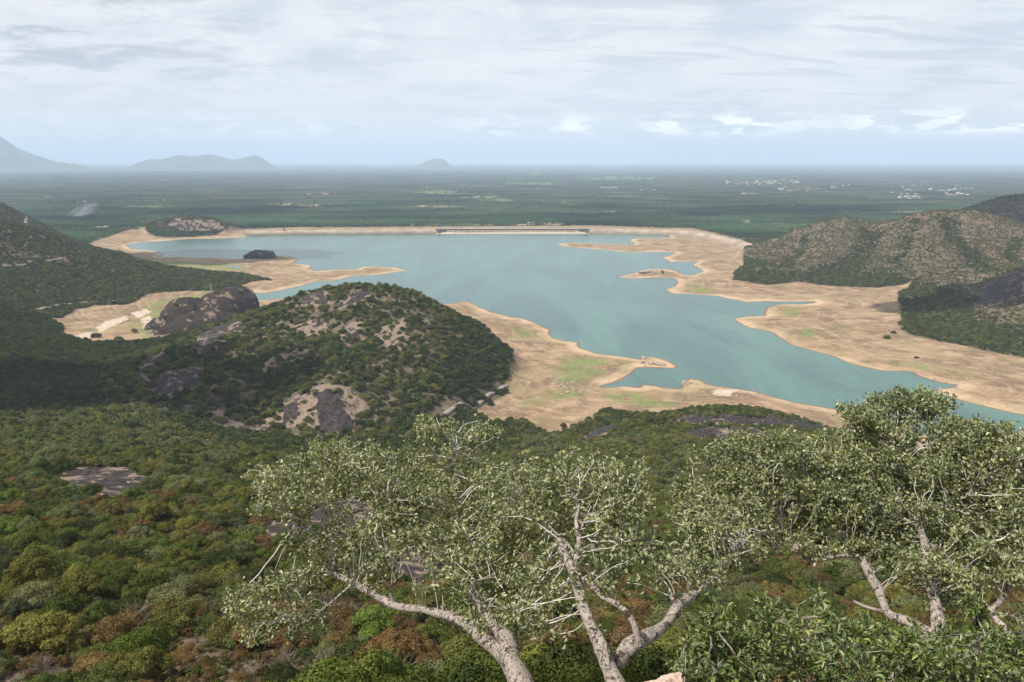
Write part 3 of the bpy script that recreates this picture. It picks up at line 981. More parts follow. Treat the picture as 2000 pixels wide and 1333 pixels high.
def tubes(chains, sides=6, jit=0.0, seed=1):
    """chains: list of (points (n,3), radii (n,)); returns verts, quads"""
    R = np.random.default_rng(seed)
    VV, QQ, off = [], [], 0
    for P, rad in chains:
        P = np.asarray(P, float); rad = np.asarray(rad, float); n = len(P)
        if n < 2: continue
        ns = sides if not callable(sides) else sides(rad.max())
        T = np.gradient(P, axis=0); T /= np.linalg.norm(T, axis=1)[:, None] + 1e-9
        up = np.array([0, 0, 1.0]) if abs(T[0, 2]) < .9 else np.array([1.0, 0, 0])
        N = np.zeros_like(P)
        prev = np.cross(T[0], up); prev /= np.linalg.norm(prev)
        for i in range(n):
            prev = prev - T[i] * (prev @ T[i]); prev /= np.linalg.norm(prev) + 1e-9
            N[i] = prev
        B = np.cross(T, N)
        a = np.linspace(0, 2 * math.pi, ns, endpoint=False)
        ring = N[:, None] * np.cos(a)[None, :, None] + B[:, None] * np.sin(a)[None, :, None]
        rr = rad[:, None] * np.ones(ns)[None]
        if jit > 0 and ns > 5:
            ph = R.uniform(0, 6.3, 4)
            s = np.linspace(0, n, n)[:, None]
            rr = rr * (1 + jit * (np.sin(3 * a[None] + ph[0] + s * .11) * .6 + np.sin(7 * a[None] + ph[1] - s * .07) * .35) + jit * .8 * R.normal(0, 1, (n, ns)) * .5)
        V = P[:, None] + ring * rr[..., None]
        VV.append(V.reshape(-1, 3))
        i = np.arange(n - 1)[:, None]; j = np.arange(ns)[None]; j2 = (j + 1) % ns
        QQ.append((np.stack([i * ns + j, (i) * ns + j2, (i + 1) * ns + j2, (i + 1) * ns + j], -1) + off).reshape(-1, 4))
        off += n * ns
    return np.vstack(VV), np.vstack(QQ)


def trunk_mesh(seed, h=.5):
    R = np.random.default_rng(seed)
    ch = []
    base = np.array([0, 0, -.35]); fork = np.array([R.uniform(-.04, .04), R.uniform(-.04, .04), h * .45])
    ch.append(([base, (base + fork) / 2 + R.normal(0, .01, 3), fork], [.05, .04, .035]))
    for k in range(5):
        a = k * 1.3 + R.uniform(0, .6); e = np.array([.42 * math.cos(a), .42 * math.sin(a), h + R.uniform(0, .2)])
        ch.append(([fork, lerp(fork, e, .5) + R.normal(0, .04, 3), e], [.026, .018, .008]))
    V, q = tubes(ch, 5)
    me = mesh_np('trunk', V, q); me.materials.append(M_BARK)
    return me


def dry_bush_arrays(seed, n):
    """a bush that is mostly bare twigs with a few dead leaves"""
    R = np.random.default_rng(seed)
    ch = []
    for k in range(46):
        a = R.uniform(0, 6.28); el = R.uniform(.25, 1.45)
        d = np.array([math.cos(a) * math.cos(el), math.sin(a) * math.cos(el), math.sin(el)])
        p0 = d * .12 * R.random(); p0[2] = -.05; p1 = d * .5 + R.normal(0, .05, 3); p2 = d * R.uniform(.75, 1.0) + R.normal(0, .09, 3)
        ch.append(([p0, p1, p2], [.018, .012, .004]))
        for q in range(3):
            t = p1 + (p2 - p1) * R.uniform(0, .7); e = t + (d + R.normal(0, .5, 3)) * .25
            ch.append(([t, (t + e) / 2 + R.normal(0, .02, 3), e], [.008, .006, .003]))
    return tubes(ch, 3)


def dry_bush_mesh(seed, mat):
    V, q = dry_bush_arrays(seed, 0)
    me = mesh_np('twigs', V, q, {'leaf': ('FLOAT', np.random.default_rng(seed).random(len(V)))})
    me.materials.append(mat)
    return me


NEAR_KIND = [dict(lobes=12, flat=.80, spread=.62), dict(lobes=16, flat=.62, spread=.72), dict(lobes=9, flat=.95, spread=.52),
             dict(lobes=14, flat=.5, spread=.8), dict(lobes=18, flat=.85, spread=.7), dict(lobes=10, flat=.7, spread=.6, loose=.3)]
SHAPE = ['dome-shaped', 'spreading', 'upright', 'flat-topped', 'billowing', 'loose']
bare_me = [dry_bush_mesh(840 + k, M_LEAF_O) for k in range(3)]
near_me = [crown_mesh('crown', M_LEAF_O, 100 + k, 7000 if k != 5 else 4200, .034 if k != 5 else .026, **kw) for k, kw in enumerate(NEAR_KIND)]
trunk_me = [trunk_mesh(300 + k) for k in range(3)]
mid_me = [crown_mesh('crown_mass', M_LEAF_I, 100 + k, 7000 if k != 5 else 4200, .034 if k != 5 else .026, **kw) for k, kw in enumerate(NEAR_KIND)]
far_me = [crown_mesh('crown_far', M_LEAF_I, 200 + k, 950, .085, **kw) for k, kw in enumerate(NEAR_KIND[:5])]


def proto_obj(me):
    return bpy.data.objects.new('source_' + me.name, me)     # never linked: only read by the stuff objects


def scatter_object(name, P, scale, rot, tint, pid, protos, nominal=1.0):
    """ONE stuff object: a point for each plant, drawn by geometry nodes"""
    me = bpy.data.meshes.new(name)
    me.vertices.add(len(P)); me.vertices.foreach_set('co', np.ascontiguousarray(P, dtype=np.float32).ravel())
    for nm, typ, arr, f in (('sc', 'FLOAT_VECTOR', scale, 'vector'), ('rot', 'FLOAT_VECTOR', rot, 'vector'), ('tint', 'FLOAT_COLOR', tint, 'color')):
        a = me.attributes.new(nm, typ, 'POINT'); a.data.foreach_set(f, np.ascontiguousarray(arr, dtype=np.float32).ravel())
    a = me.attributes.new('pid', 'INT', 'POINT'); a.data.foreach_set('value', np.ascontiguousarray(pid, dtype=np.int32))
    o = link(name, me)
    ng = bpy.data.node_groups.new(name, 'GeometryNodeTree')
    ng.interface.new_socket('Geometry', in_out='INPUT', socket_type='NodeSocketGeometry')
    ng.interface.new_socket('Geometry', in_out='OUTPUT', socket_type='NodeSocketGeometry')
    w = NT(ng)
    gi = w.n('NodeGroupInput'); go = w.n('NodeGroupOutput')
    j = w.n('GeometryNodeJoinGeometry')

    def attr(nm, typ):
        a = w.n('GeometryNodeInputNamedAttribute', data_type=typ); a.inputs['Name'].default_value = nm
        return a.outputs['Attribute']
    for k, ob in enumerate(protos):
        oi = w.n('GeometryNodeObjectInfo'); oi.inputs['Object'].default_value = ob
        cmp_ = w.n('FunctionNodeCompare', data_type='INT', operation='EQUAL')
        w.l(attr('pid', 'INT'), cmp_.inputs[2]); cmp_.inputs[3].default_value = k
        ip = w.n('GeometryNodeInstanceOnPoints')
        w.l(gi.outputs[0], ip.inputs['Points']); w.l(cmp_.outputs[0], ip.inputs['Selection'])
        w.l(oi.outputs['Geometry'], ip.inputs['Instance'])
        w.l(attr('rot', 'FLOAT_VECTOR'), ip.inputs['Rotation']); w.l(attr('sc', 'FLOAT_VECTOR'), ip.inputs['Scale'])
        w.l(ip.outputs[0], j.inputs[0])
    w.l(j.outputs[0], go.inputs[0])
    md = o.modifiers.new('plants', 'NODES'); md.node_group = ng
    tag(o, kind='stuff')
    return o


def jgrid(x0, x1, y0, y1, s, seed):
    R = np.random.default_rng(seed)
    X, Y = np.meshgrid(np.arange(x0, x1, s), np.arange(y0, y1, s), indexing='ij')
    X = X.ravel() + R.uniform(-.46, .46, X.size) * s; Y = Y.ravel() + R.uniform(-.46, .46, Y.size) * s
    return X, Y


PAL = np.array([
 (.046, .058, .020),  # 0 deep green
 (.072, .088, .024),  # 1 leaf green
 (.122, .120, .034),  # 2 olive
 (.122, .130, .058),  # 3 grey green, pale
 (.108, .068, .034),  # 4 rust
 (.150, .100, .044),  # 5 straw brown
 (.095, .118, .028),  # 6 bright green
 (.070, .084, .040),  # 7 blue green
])
PALN = ['deep green', 'leaf green', 'olive', 'pale grey-green', 'rust-brown', 'straw-brown', 'bright green', 'bluish green']


def to_px(P):
    """photograph pixels of world points"""
    q = P - np.array([0, 0, H])
    f = q[:, 1] * CP - q[:, 2] * SP
    u = q[:, 1] * SP + q[:, 2] * CP
    return 1000 + F * q[:, 0] / f, 666.5 - F * u / f


DOMES = []      # filled below: x, y, half width, half depth, height


def rock_domes():
    for px, Y, hw, hd, h, p in ((441, 1520, 60, 80, 64, 2.2), (365, 1485, 48, 66, 52, 2.2), (405, 1420, 66, 52, 36, 2.4), (308, 1440, 24, 26, 15, 2.2), (470, 1600, 36, 50, 58, 2.2), (340, 1400, 30, 28, 14, 2.2)):
        p0 = at_y(px, 610, Y)
        DOMES.append((p0[0], Y, hw, hd, h * .84, p))


rock_domes()


def dome_h(x, y):
    o = np.full(x.shape, -50.0)
    for cx, cy, hw, hd, h, p in DOMES:
        d = ((x - cx) / hw) ** 2 + ((y - cy) / hd) ** 2
        o = np.maximum(o, np.where(d < 1.1, 4 + h * np.sign(1 - d) * np.abs(1 - d) ** .52, -50))
    return o


def veg_candidates(X, Y, seed):
    R = np.random.default_rng(seed)
    r = np.hypot(X, Y); az = np.arctan2(X, Y)
    k = (r > 34) & (r < 4500) & (np.abs(az) < .70)
    X, Y, r, az = X[k], Y[k], r[k], az[k]
    Z = height(X, Y)
    ld, bed, rock, green, slab = terrain_masks(X, Y, Z)
    keep = (bed < .25) & (ld > 4) & ((r < 3250) | (Z > 7))
    rd = road_d(X, Y)
    keep &= rd > np.where(r < 700, 3.4, 11.0)
    keep &= dome_h(X, Y) < 3
    px, py = to_px(np.stack([X, Y, Z], -1))
    n1 = fbm(X / 60, Y / 60, 81, 4); n2 = fbm(X / 22, Y / 22, 82, 3); n3 = fbm(X / 150, Y / 150, 83, 3)
    u = R.random(len(X))
    prob = np.full(len(X), .97)
    hill = (np.abs(px - 620) < 420) & (Y > 780) & (Y < 1500) & (Z > 14)
    east = sm(X, -130, -30) * hill      # dense shady side of the central hill
    n4 = fbm(X / 11, Y / 11, 86, 2)
    prob = np.where(hill, lerp(np.clip(1.0 - .8 * sm(n2, .0, .35) - .8 * n4, .05, 1), .97, east), prob)
    right = (X > 0) & (Y > 1250)
    gl = np.zeros(len(X))
    for which, wd in (((0,), 36), ((1,), 27), ((2, 3, 4), 13)):
        gl = np.maximum(gl, np.exp(-((gully_d(X, Y, which) + n2 * 25) / wd) ** 2))
    gl = np.clip(gl + (1 - sm(Z + n2 * 14, 12, 30)) * sm(n1 + .35 * (X < 1300), -.25, .1), 0, 1)
    n4 = fbm(X / 11, Y / 11, 86, 2)
    prob = np.where(right, np.clip(.88 - 1.5 * n2 - 1.1 * n4 + .9 * gl, .10, .97), prob)
    leftr = (X < -250) & (Y > 1500)
    prob = np.where(leftr, np.clip(.95 - .5 * sm(n2, .1, .5) * sm(Z, 60, 110), .2, .97), prob)
    near = r < 520
    prob = np.where(near, .93 - .5 * sm(n2, .25, .5), prob)
    prob = prob * (1 - np.clip(rock * 1.3, 0, .975))
    # tint index
    u2 = R.random(len(X)); u3 = R.random(len(X))
    idx = np.where(u2 < .45, 1, np.where(u2 < .75, 2, np.where(u2 < .9, 0, 7)))
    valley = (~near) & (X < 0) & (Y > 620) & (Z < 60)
    idx = np.where(valley | (east > .4), np.where(u2 < .62, 0, np.where(u2 < .88, 1, 7)), idx)  # deep-green trees; valley cloud shade and shaded hill side partly in the tint
    idx = np.where(hill & (east < .4), np.where(u2 < .26, 2, np.where(u2 < .40, 3, np.where(u2 < .70, 1, 0))), idx)
    mid = (Y > 330) & (Y < 760) & ~hill
    idx = np.where(mid & ~valley, np.where(u2 < .38, 3, np.where(u2 < .68, 2, np.where(u2 < .9, 1, 0))), idx)
    nr = Y < 330
    rust = sm(n1, -.05, .30) * sm(-Y, -330, -200)
    idx = np.where(nr, np.where(u2 < .30, 1, np.where(u2 < .62, 2, np.where(u2 < .74, 3, np.where(u2 < .86, 6, np.where(u2 < .95, 0, 7))))), idx)
    idx = np.where(nr & (u3 < .13 + .75 * rust), np.where(u2 < .45, 4, 5), idx)
    idx = np.where(right & (gl < .5), np.where(u2 < .36, 2, np.where(u2 < .62, 1, np.where(u2 < .80, 5, 3))), idx)
    idx = np.where(right & (gl >= .5), np.where(u2 < .4, 0, np.where(u2 < .8, 1, 2)), idx)
    idx = np.where(leftr, np.where(u2 < .40, 1, np.where(u2 < .65, 2, np.where(u2 < .92, 0, 5))), idx)
    # crown radius
    back = right & (Y > 2850); idx = np.where(back, np.where(u2 < .6, 0, 1), idx); prob = np.where(back, .9, prob)
    rad = R.uniform(3.2, 5.6, len(X)) * (1 + .22 * n3)
    rad = np.where(valley | (east > .4), rad * 1.12, rad)
    rad = np.where(hill & (east < .4), rad * R.uniform(.7, 1.3, len(X)), rad)
    rad = np.where(right, np.where(gl > .5, rad * .95, rad * R.uniform(.35, .85, len(X))), rad)
    rad = np.where(leftr, rad * .92, rad)
    rad = np.where(mid & ~right & ~leftr, rad * 1.12, rad)
    rad = np.where(nr, 1.7 + 3.6 * R.random(len(X)) ** 1.7, rad)
    rad = np.where((idx == 4) | ((idx == 5) & nr), rad * .80, rad)
    big = mask_polys(rockn_w, X, Y, 1, 3, 9, 5) > .3
    rad = np.where(big, rad * .35, rad)
    keep &= u < np.where(back, .9 - .4 * sm(n2, .1, .4), prob)
    k = keep
    return X[k], Y[k], Z[k], r[k], idx[k], rad[k], px[k], py[k], R


def build_vegetation():
    parts = []
    for (x0, x1, y0, y1, s, lo, hi, sd) in ((-330, 330, 25, 440, 4.3, 34, 330, 1), (-700, 700, 240, 900, 5.2, 330, 800, 2), (-2300, 3000, 560, 4000, 6.3, 800, 4500, 3)):
        X, Y = jgrid(x0, x1, y0, y1, s, sd)
        r = np.hypot(X, Y); k = (r >= lo) & (r < hi)
        parts.append(veg_candidates(X[k], Y[k], sd + 50))
    X, Y, Z, r, idx, rad = [np.concatenate([p[i] for p in parts]) for i in range(6)]
    px, py = [np.concatenate([p[i] for p in parts]) for i in (6, 7)]
    R = np.random.default_rng(99)
    n = len(X)
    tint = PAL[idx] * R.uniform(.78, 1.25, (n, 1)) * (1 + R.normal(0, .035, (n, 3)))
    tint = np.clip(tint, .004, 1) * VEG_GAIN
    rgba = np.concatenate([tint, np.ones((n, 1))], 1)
    hz = R.uniform(.85, 1.25, n)
    lift = np.where(rad > 2.0, rad * R.uniform(.10, .30, n), 0)
    P = np.stack([X, Y, Z + lift - .15 * rad], -1)
    sc = np.stack([rad, rad * R.uniform(.85, 1.1, n), rad * hz], -1)
    rot = np.stack([R.normal(0, .06, n), R.normal(0, .06, n), R.uniform(0, 6.28, n)], -1)
    shape = R.integers(0, 6, n)
    inv = (px > -20) & (px < 2020) & (py > -20) & (py < 1390)
    size = np.where(inv & (idx >= 0), rad / r, 0)
    # crowns wholly behind the foreground trees show little: let the open hillside come first
    hidden = (px > 760) & (py > 1000)
    size = np.where(hidden, size * .25, size)
    order = np.argsort(-size)
    ind = order[:292]
    mask = np.ones(n, bool); mask[ind] = False
    far = r > 620
    print('trees', n, 'near mass', int((mask & ~far).sum()))
    prot = [proto_obj(m) for m in mid_me] + [proto_obj(m) for m in far_me]
    pid = np.where(far, 6 + shape % 5, shape)
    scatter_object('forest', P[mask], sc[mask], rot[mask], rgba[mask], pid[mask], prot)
    # ------------- the single trees
    bands = np.digitize(py[ind], np.arange(700, 1400, 28))
    ordn = ORDN
    ub = sorted(set(bands), reverse=True)
    for bi, b in enumerate(ub):
        mem = ind[bands == b]
        mem = mem[np.argsort(px[mem])]
        for k, i in enumerate(mem):
            dry = idx[i] in (4, 5)
            kind = 'shrub' if rad[i] < 2.1 else 'tree'
            o = empty('dry_shrub' if (dry and kind == 'shrub') else 'hillside_' + kind, (X[i], Y[i], P[i][2]))
            o.rotation_euler = rot[i]; o.scale = sc[i]
            size_w = 'large' if rad[i] > 3.3 else 'mid-sized' if rad[i] > 2.3 else 'small'
            tag(o, '%s %s %s %s, %s from the left in the %s row up the hillside' % (size_w, PALN[idx[i]], SHAPE[shape[i]], kind, ordn[k], ordn[bi]), kind,
                'single trees and shrubs on the near hillside')
            if dry and R.random() < .4:
                o.name = 'bare_shrub'; o['label'] = o['label'].replace(PALN[idx[i]] + ' ' + SHAPE[shape[i]], 'bare grey twiggy')
                c = link('twigs', bare_me[i % 3], parent=o); c.color = (.26, .21, .17, 1)
                continue
            c = link('crown', near_me[shape[i]], parent=o); c.color = (*tint[i], 1)
            link('trunk', trunk_me[i % 3], parent=o)


def build_undergrowth():
    X, Y = jgrid(-280, 280, 25, 330, 1.55, 77)
    r = np.hypot(X, Y); k = (r > 28) & (r < 325) & (np.abs(np.arctan2(X, Y)) < .68)
    X, Y, r = X[k], Y[k], r[k]
    R = np.random.default_rng(78); n1 = fbm(X / 18, Y / 18, 79, 3); u = R.random(len(X))
    rock = mask_polys(rockn_w, X, Y, 1, 3, 9, 5)
    k = (u < .80 + .5 * n1) & (rock < .3) & (road_d(X, Y) > 3)
    X, Y, u, n1 = X[k], Y[k], R.random(int(k.sum())), n1[k]
    n = len(X); Z = height(X, Y)
    idx = np.where(u < .34, 4, np.where(u < .62, 5, np.where(u < .82, 1, 2)))
    idx = np.where(n1 + R.normal(0, .15, n) > .12, np.where(u < .5, 1, 2), idx)
    rad = R.uniform(.5, 1.35, n)
    T = PAL[idx] * R.uniform(.6, 1.15, (n, 1)) * VEG_GAIN
    P = np.stack([X, Y, Z - .1], -1)
    sc = np.stack([rad, rad, rad * R.uniform(.7, 1.5, n)], -1)
    rot = np.stack([R.normal(0, .1, n), R.normal(0, .1, n), R.uniform(0, 6.28, n)], -1)
    prot = [proto_obj(crown_mesh('tuft', M_LEAF_I, 800 + j, 700, .075, lobes=5, flat=.9, spread=.6, loose=.3)) for j in range(3)] + [proto_obj(dry_bush_mesh(820 + j, M_LEAF_I)) for j in range(2)]
    pid = np.where(R.random(n) < .25, 3 + R.integers(0, 2, n), R.integers(0, 3, n))
    T = np.where((pid >= 3)[:, None], np.array([[.20, .155, .12]]) * R.uniform(.7, 1.2, (n, 1)), T)
    print('undergrowth', n)
    scatter_object('undergrowth', P, sc, rot, np.concatenate([T, np.ones((n, 1))], 1), pid, prot)


VEG_GAIN = 1.02
build_vegetation()
build_undergrowth()
# ---------------------------------------------------------------- palm groves and villages of the plain
def palm_mesh():
    R = np.random.default_rng(5)
    V, Q = [], []
    for k in range(11):
        a = k * 2 * math.pi / 11 + R.uniform(-.2, .2); el = R.uniform(-.1, .9)
        d = np.array([math.cos(a), math.sin(a), 0]); s = np.array([-d[1], d[0], 0])
        p = np.array([0, 0, 1.0]); w = [.05, .17, .14, .02]
        pts = [p]
        for t in range(3):
            e = el - t * .65
            pts.append(pts[-1] + (d * math.cos(e) + np.array([0, 0, math.sin(e)])) * .15)
        for q in range(3):
            o = len(V)
            for j in (q, q + 1):
                V += [pts[j] - s * w[j] * .5, pts[j] + np.array([0, 0, .02]), pts[j] + s * w[j] * .5]
            Q += [(o, o + 1, o + 4, o + 3), (o + 1, o + 2, o + 5, o + 4)]
    o = len(V)
    for z, rr in ((0, .03), (1.0, .018)):
        for a in (0, 1.57, 3.14, 4.71):
            V.append(np.array([rr * math.cos(a), rr * math.sin(a), z]))
    for j in range(4):
        Q.append((o + j, o + (j + 1) % 4, o + 4 + (j + 1) % 4, o + 4 + j))
    V = np.array(V)
    me = mesh_np('palm', V, np.array(Q), {'leaf': ('FLOAT', R.random(len(V)))}, smooth=False)
    me.materials.append(M_LEAF_I)
    return me


def build_plain():
    R = np.random.default_rng(12)
    dam_r = 3560
    P, T, S, I = [], [], [], []
    palm = proto_obj(palm_mesh())
    far = [proto_obj(m) for m in far_me[:3]]
    for lo, hi, s, sd in ((3300, 4700, 8.6, 1), (4700, 6500, 12.0, 2), (6500, 9500, 22.0, 3), (9500, 15000, 48.0, 4), (15000, 36000, 115.0, 5), (36000, 92000, 330.0, 6)):
        w = hi * .70
        X, Y = np.meshgrid(np.arange(-w, w, s), np.arange(lo * .70, hi, s), indexing='ij')
        jit = .12 if s < 15 else .45
        X = X.ravel(); Y = Y.ravel()
        r = np.hypot(X, Y); az = np.arctan2(X, Y)
        k = (r >= lo) & (r < hi) & (np.abs(az) < .66)
        X, Y = X[k], Y[k]
        fl = perlin(X / 420, Y / 260, 5)          # plots with their own row direction
        X = X + R.uniform(-jit, jit, len(X)) * s + np.where(fl > 0, .3 * s, 0); Y = Y + R.uniform(-jit, jit, len(X)) * s
        ld, bed, rock, green, slab = terrain_masks(X, Y, None)
        dd = dam_back(X, Y)
        k = (bed < .1) & (green < .3) & (slab < .3) & (dd > 26)
        k &= ~((X < -900) & (Y < 3350) & (height(X, Y) > 30)) & ~((X > 900) & (height(X, Y) > 12))
        bare = fbm(X / 700, Y / 220, 8, 4)
        k &= R.random(len(X)) < .93 - 1.0 * sm(bare, .12, .34)
        X, Y = X[k], Y[k]; n = len(X)
        z = np.full(n, 1.5)
        isw = (R.random(n) < .10 + .8 * sm(fbm(X / 160, Y / 160, 77, 3), .22, .40)) | (s > 15)
        isw |= dam_back(X, Y) < 75 + 30 * perlin(X / 60, Y / 60, 3)
        sc = np.where(isw, R.uniform(4.5, 7.5, n) * (1 if s < 15 else s / 11.0), R.uniform(10.5, 14.5, n))
        col = np.where(isw[:, None], PAL[R.choice([0, 0, 1, 7], n)], np.array([[.030, .056, .022]]) * R.uniform(.7, 1.6, (n, 1)))
        plot = fbm(X / 900, Y / 380, 15, 4); col = col * (1.1 + 1.9 * np.clip(plot, -.4, .8))[:, None] * (1 + np.clip(fbm(X / 500, Y / 300, 19, 3), -.3, .4)[:, None] * np.array([.8, .2, 0]))
        P.append(np.stack([X, Y, z], -1)); S.append(np.stack([sc, sc, sc * np.where(isw & (s > 15), .55 if s < 40 else .35, 1.0)], -1)); T.append(col); I.append(np.where(isw, 1 + R.integers(0, 3, n), 0))
    P = np.vstack(P); S = np.vstack(S); T = np.vstack(T) * VEG_GAIN; I = np.concatenate(I)
    n = len(P)
    print('plain', n)
    rot = np.stack([np.zeros(n), np.zeros(n), R.uniform(0, 6.28, n)], -1)
    scatter_object('palm_grove', P, S, rot, np.concatenate([T, np.ones((n, 1))], 1), I, [palm] + far)


# ---------------------------------------------------------------- dam
DAM_PX = [(470,451.5,18),(556,449.5,19),(700,448,20),(850,446.5,20),(1000,446,20),(1160,446,20),(1250,447.5,20),(1330,449,20),(1372,453,20),(1410,461,20),(1450,471,20),(1480,480,20)]
dam_xy = np.array([at_z(x, y, z)[:2] for x, y, z in DAM_PX])


def dam_line(n=400):
    seg = np.hypot(*np.diff(dam_xy, axis=0).T); s = np.concatenate([[0], np.cumsum(seg)])
    t = np.linspace(0, s[-1], n)
    x = np.interp(t, s, dam_xy[:, 0]); y = np.interp(t, s, dam_xy[:, 1])
    k = np.ones(15) / 15
    for _ in range(2):
        xe = np.concatenate([np.full(7, x[0]), x, np.full(7, x[-1])]); ye = np.concatenate([np.full(7, y[0]), y, np.full(7, y[-1])])
        x = np.convolve(xe, k, 'valid'); y = np.convolve(ye, k, 'valid')
    return x, y


def dam_back(X, Y):
    """distance behind the dam line (positive on the far side)"""
    x, y = dam_line(60)
    yy = np.interp(X, x, y)
    d = np.full(X.shape, 1e9)
    near = np.abs(Y - yy) < 400
    if near.any():
        xx, y2 = X[near], Y[near]
        dd = np.full(xx.shape, 1e9)
        for i in range(len(x)):
            np.minimum(dd, np.hypot(xx - x[i], y2 - y[i]), out=dd)
        d[near] = dd
    inx = (X > x[0]) & (X < x[-1])
    return np.where(inx & (Y < yy), -1.0, d)


def sweep(x, y, prof, zf=None):
    """solid ribbon: prof = [(offset, z)...] across the line; returns verts, quads"""
    dx, dy = np.gradient(x), np.gradient(y); L = np.hypot(dx, dy)
    nx, ny = -dy / L, dx / L
    rows = [np.stack([x + nx * o, y + ny * o, np.full(len(x), z)], -1) for o, z in prof]
    V = np.stack(rows, 1).reshape(-1, 3); m = len(prof); n = len(x)
    i = np.arange(n - 1)[:, None]; j = np.arange(m)[None]; j2 = (j + 1) % m
    return V, np.stack([i * m + j, (i + 1) * m + j, (i + 1) * m + j2, i * m + j2], -1).reshape(-1, 4)


def box_arr(c, s, rz=0.0):
    v = np.array([(x, y, z) for z in (-.5, .5) for x, y in ((-.5, -.5), (.5, -.5), (.5, .5), (-.5, .5))]) * s
    a, b = math.cos(rz), math.sin(rz)
    v = np.stack([v[:, 0] * a - v[:, 1] * b, v[:, 0] * b + v[:, 1] * a, v[:, 2]], -1) + c
    q = np.array([(0, 3, 2, 1), (4, 5, 6, 7), (0, 1, 5, 4), (1, 2, 6, 5), (2, 3, 7, 6), (3, 0, 4, 7)])
    return v, q


def join_arr(L):
    V, Q, o = [], [], 0
    for v, q in L:
        V.append(v); Q.append(q + o); o += len(v)
    return np.vstack(V), np.vstack(Q)


CONC = flat_mat('concrete', (.42, .40, .37), (.52, .50, .46), .3)
DARKC = flat_mat('dark_concrete', (.05, .05, .055), (.12, .11, .11), .3)  # much darker concrete tone for girder, piers, abutments and tower
EARTH = None


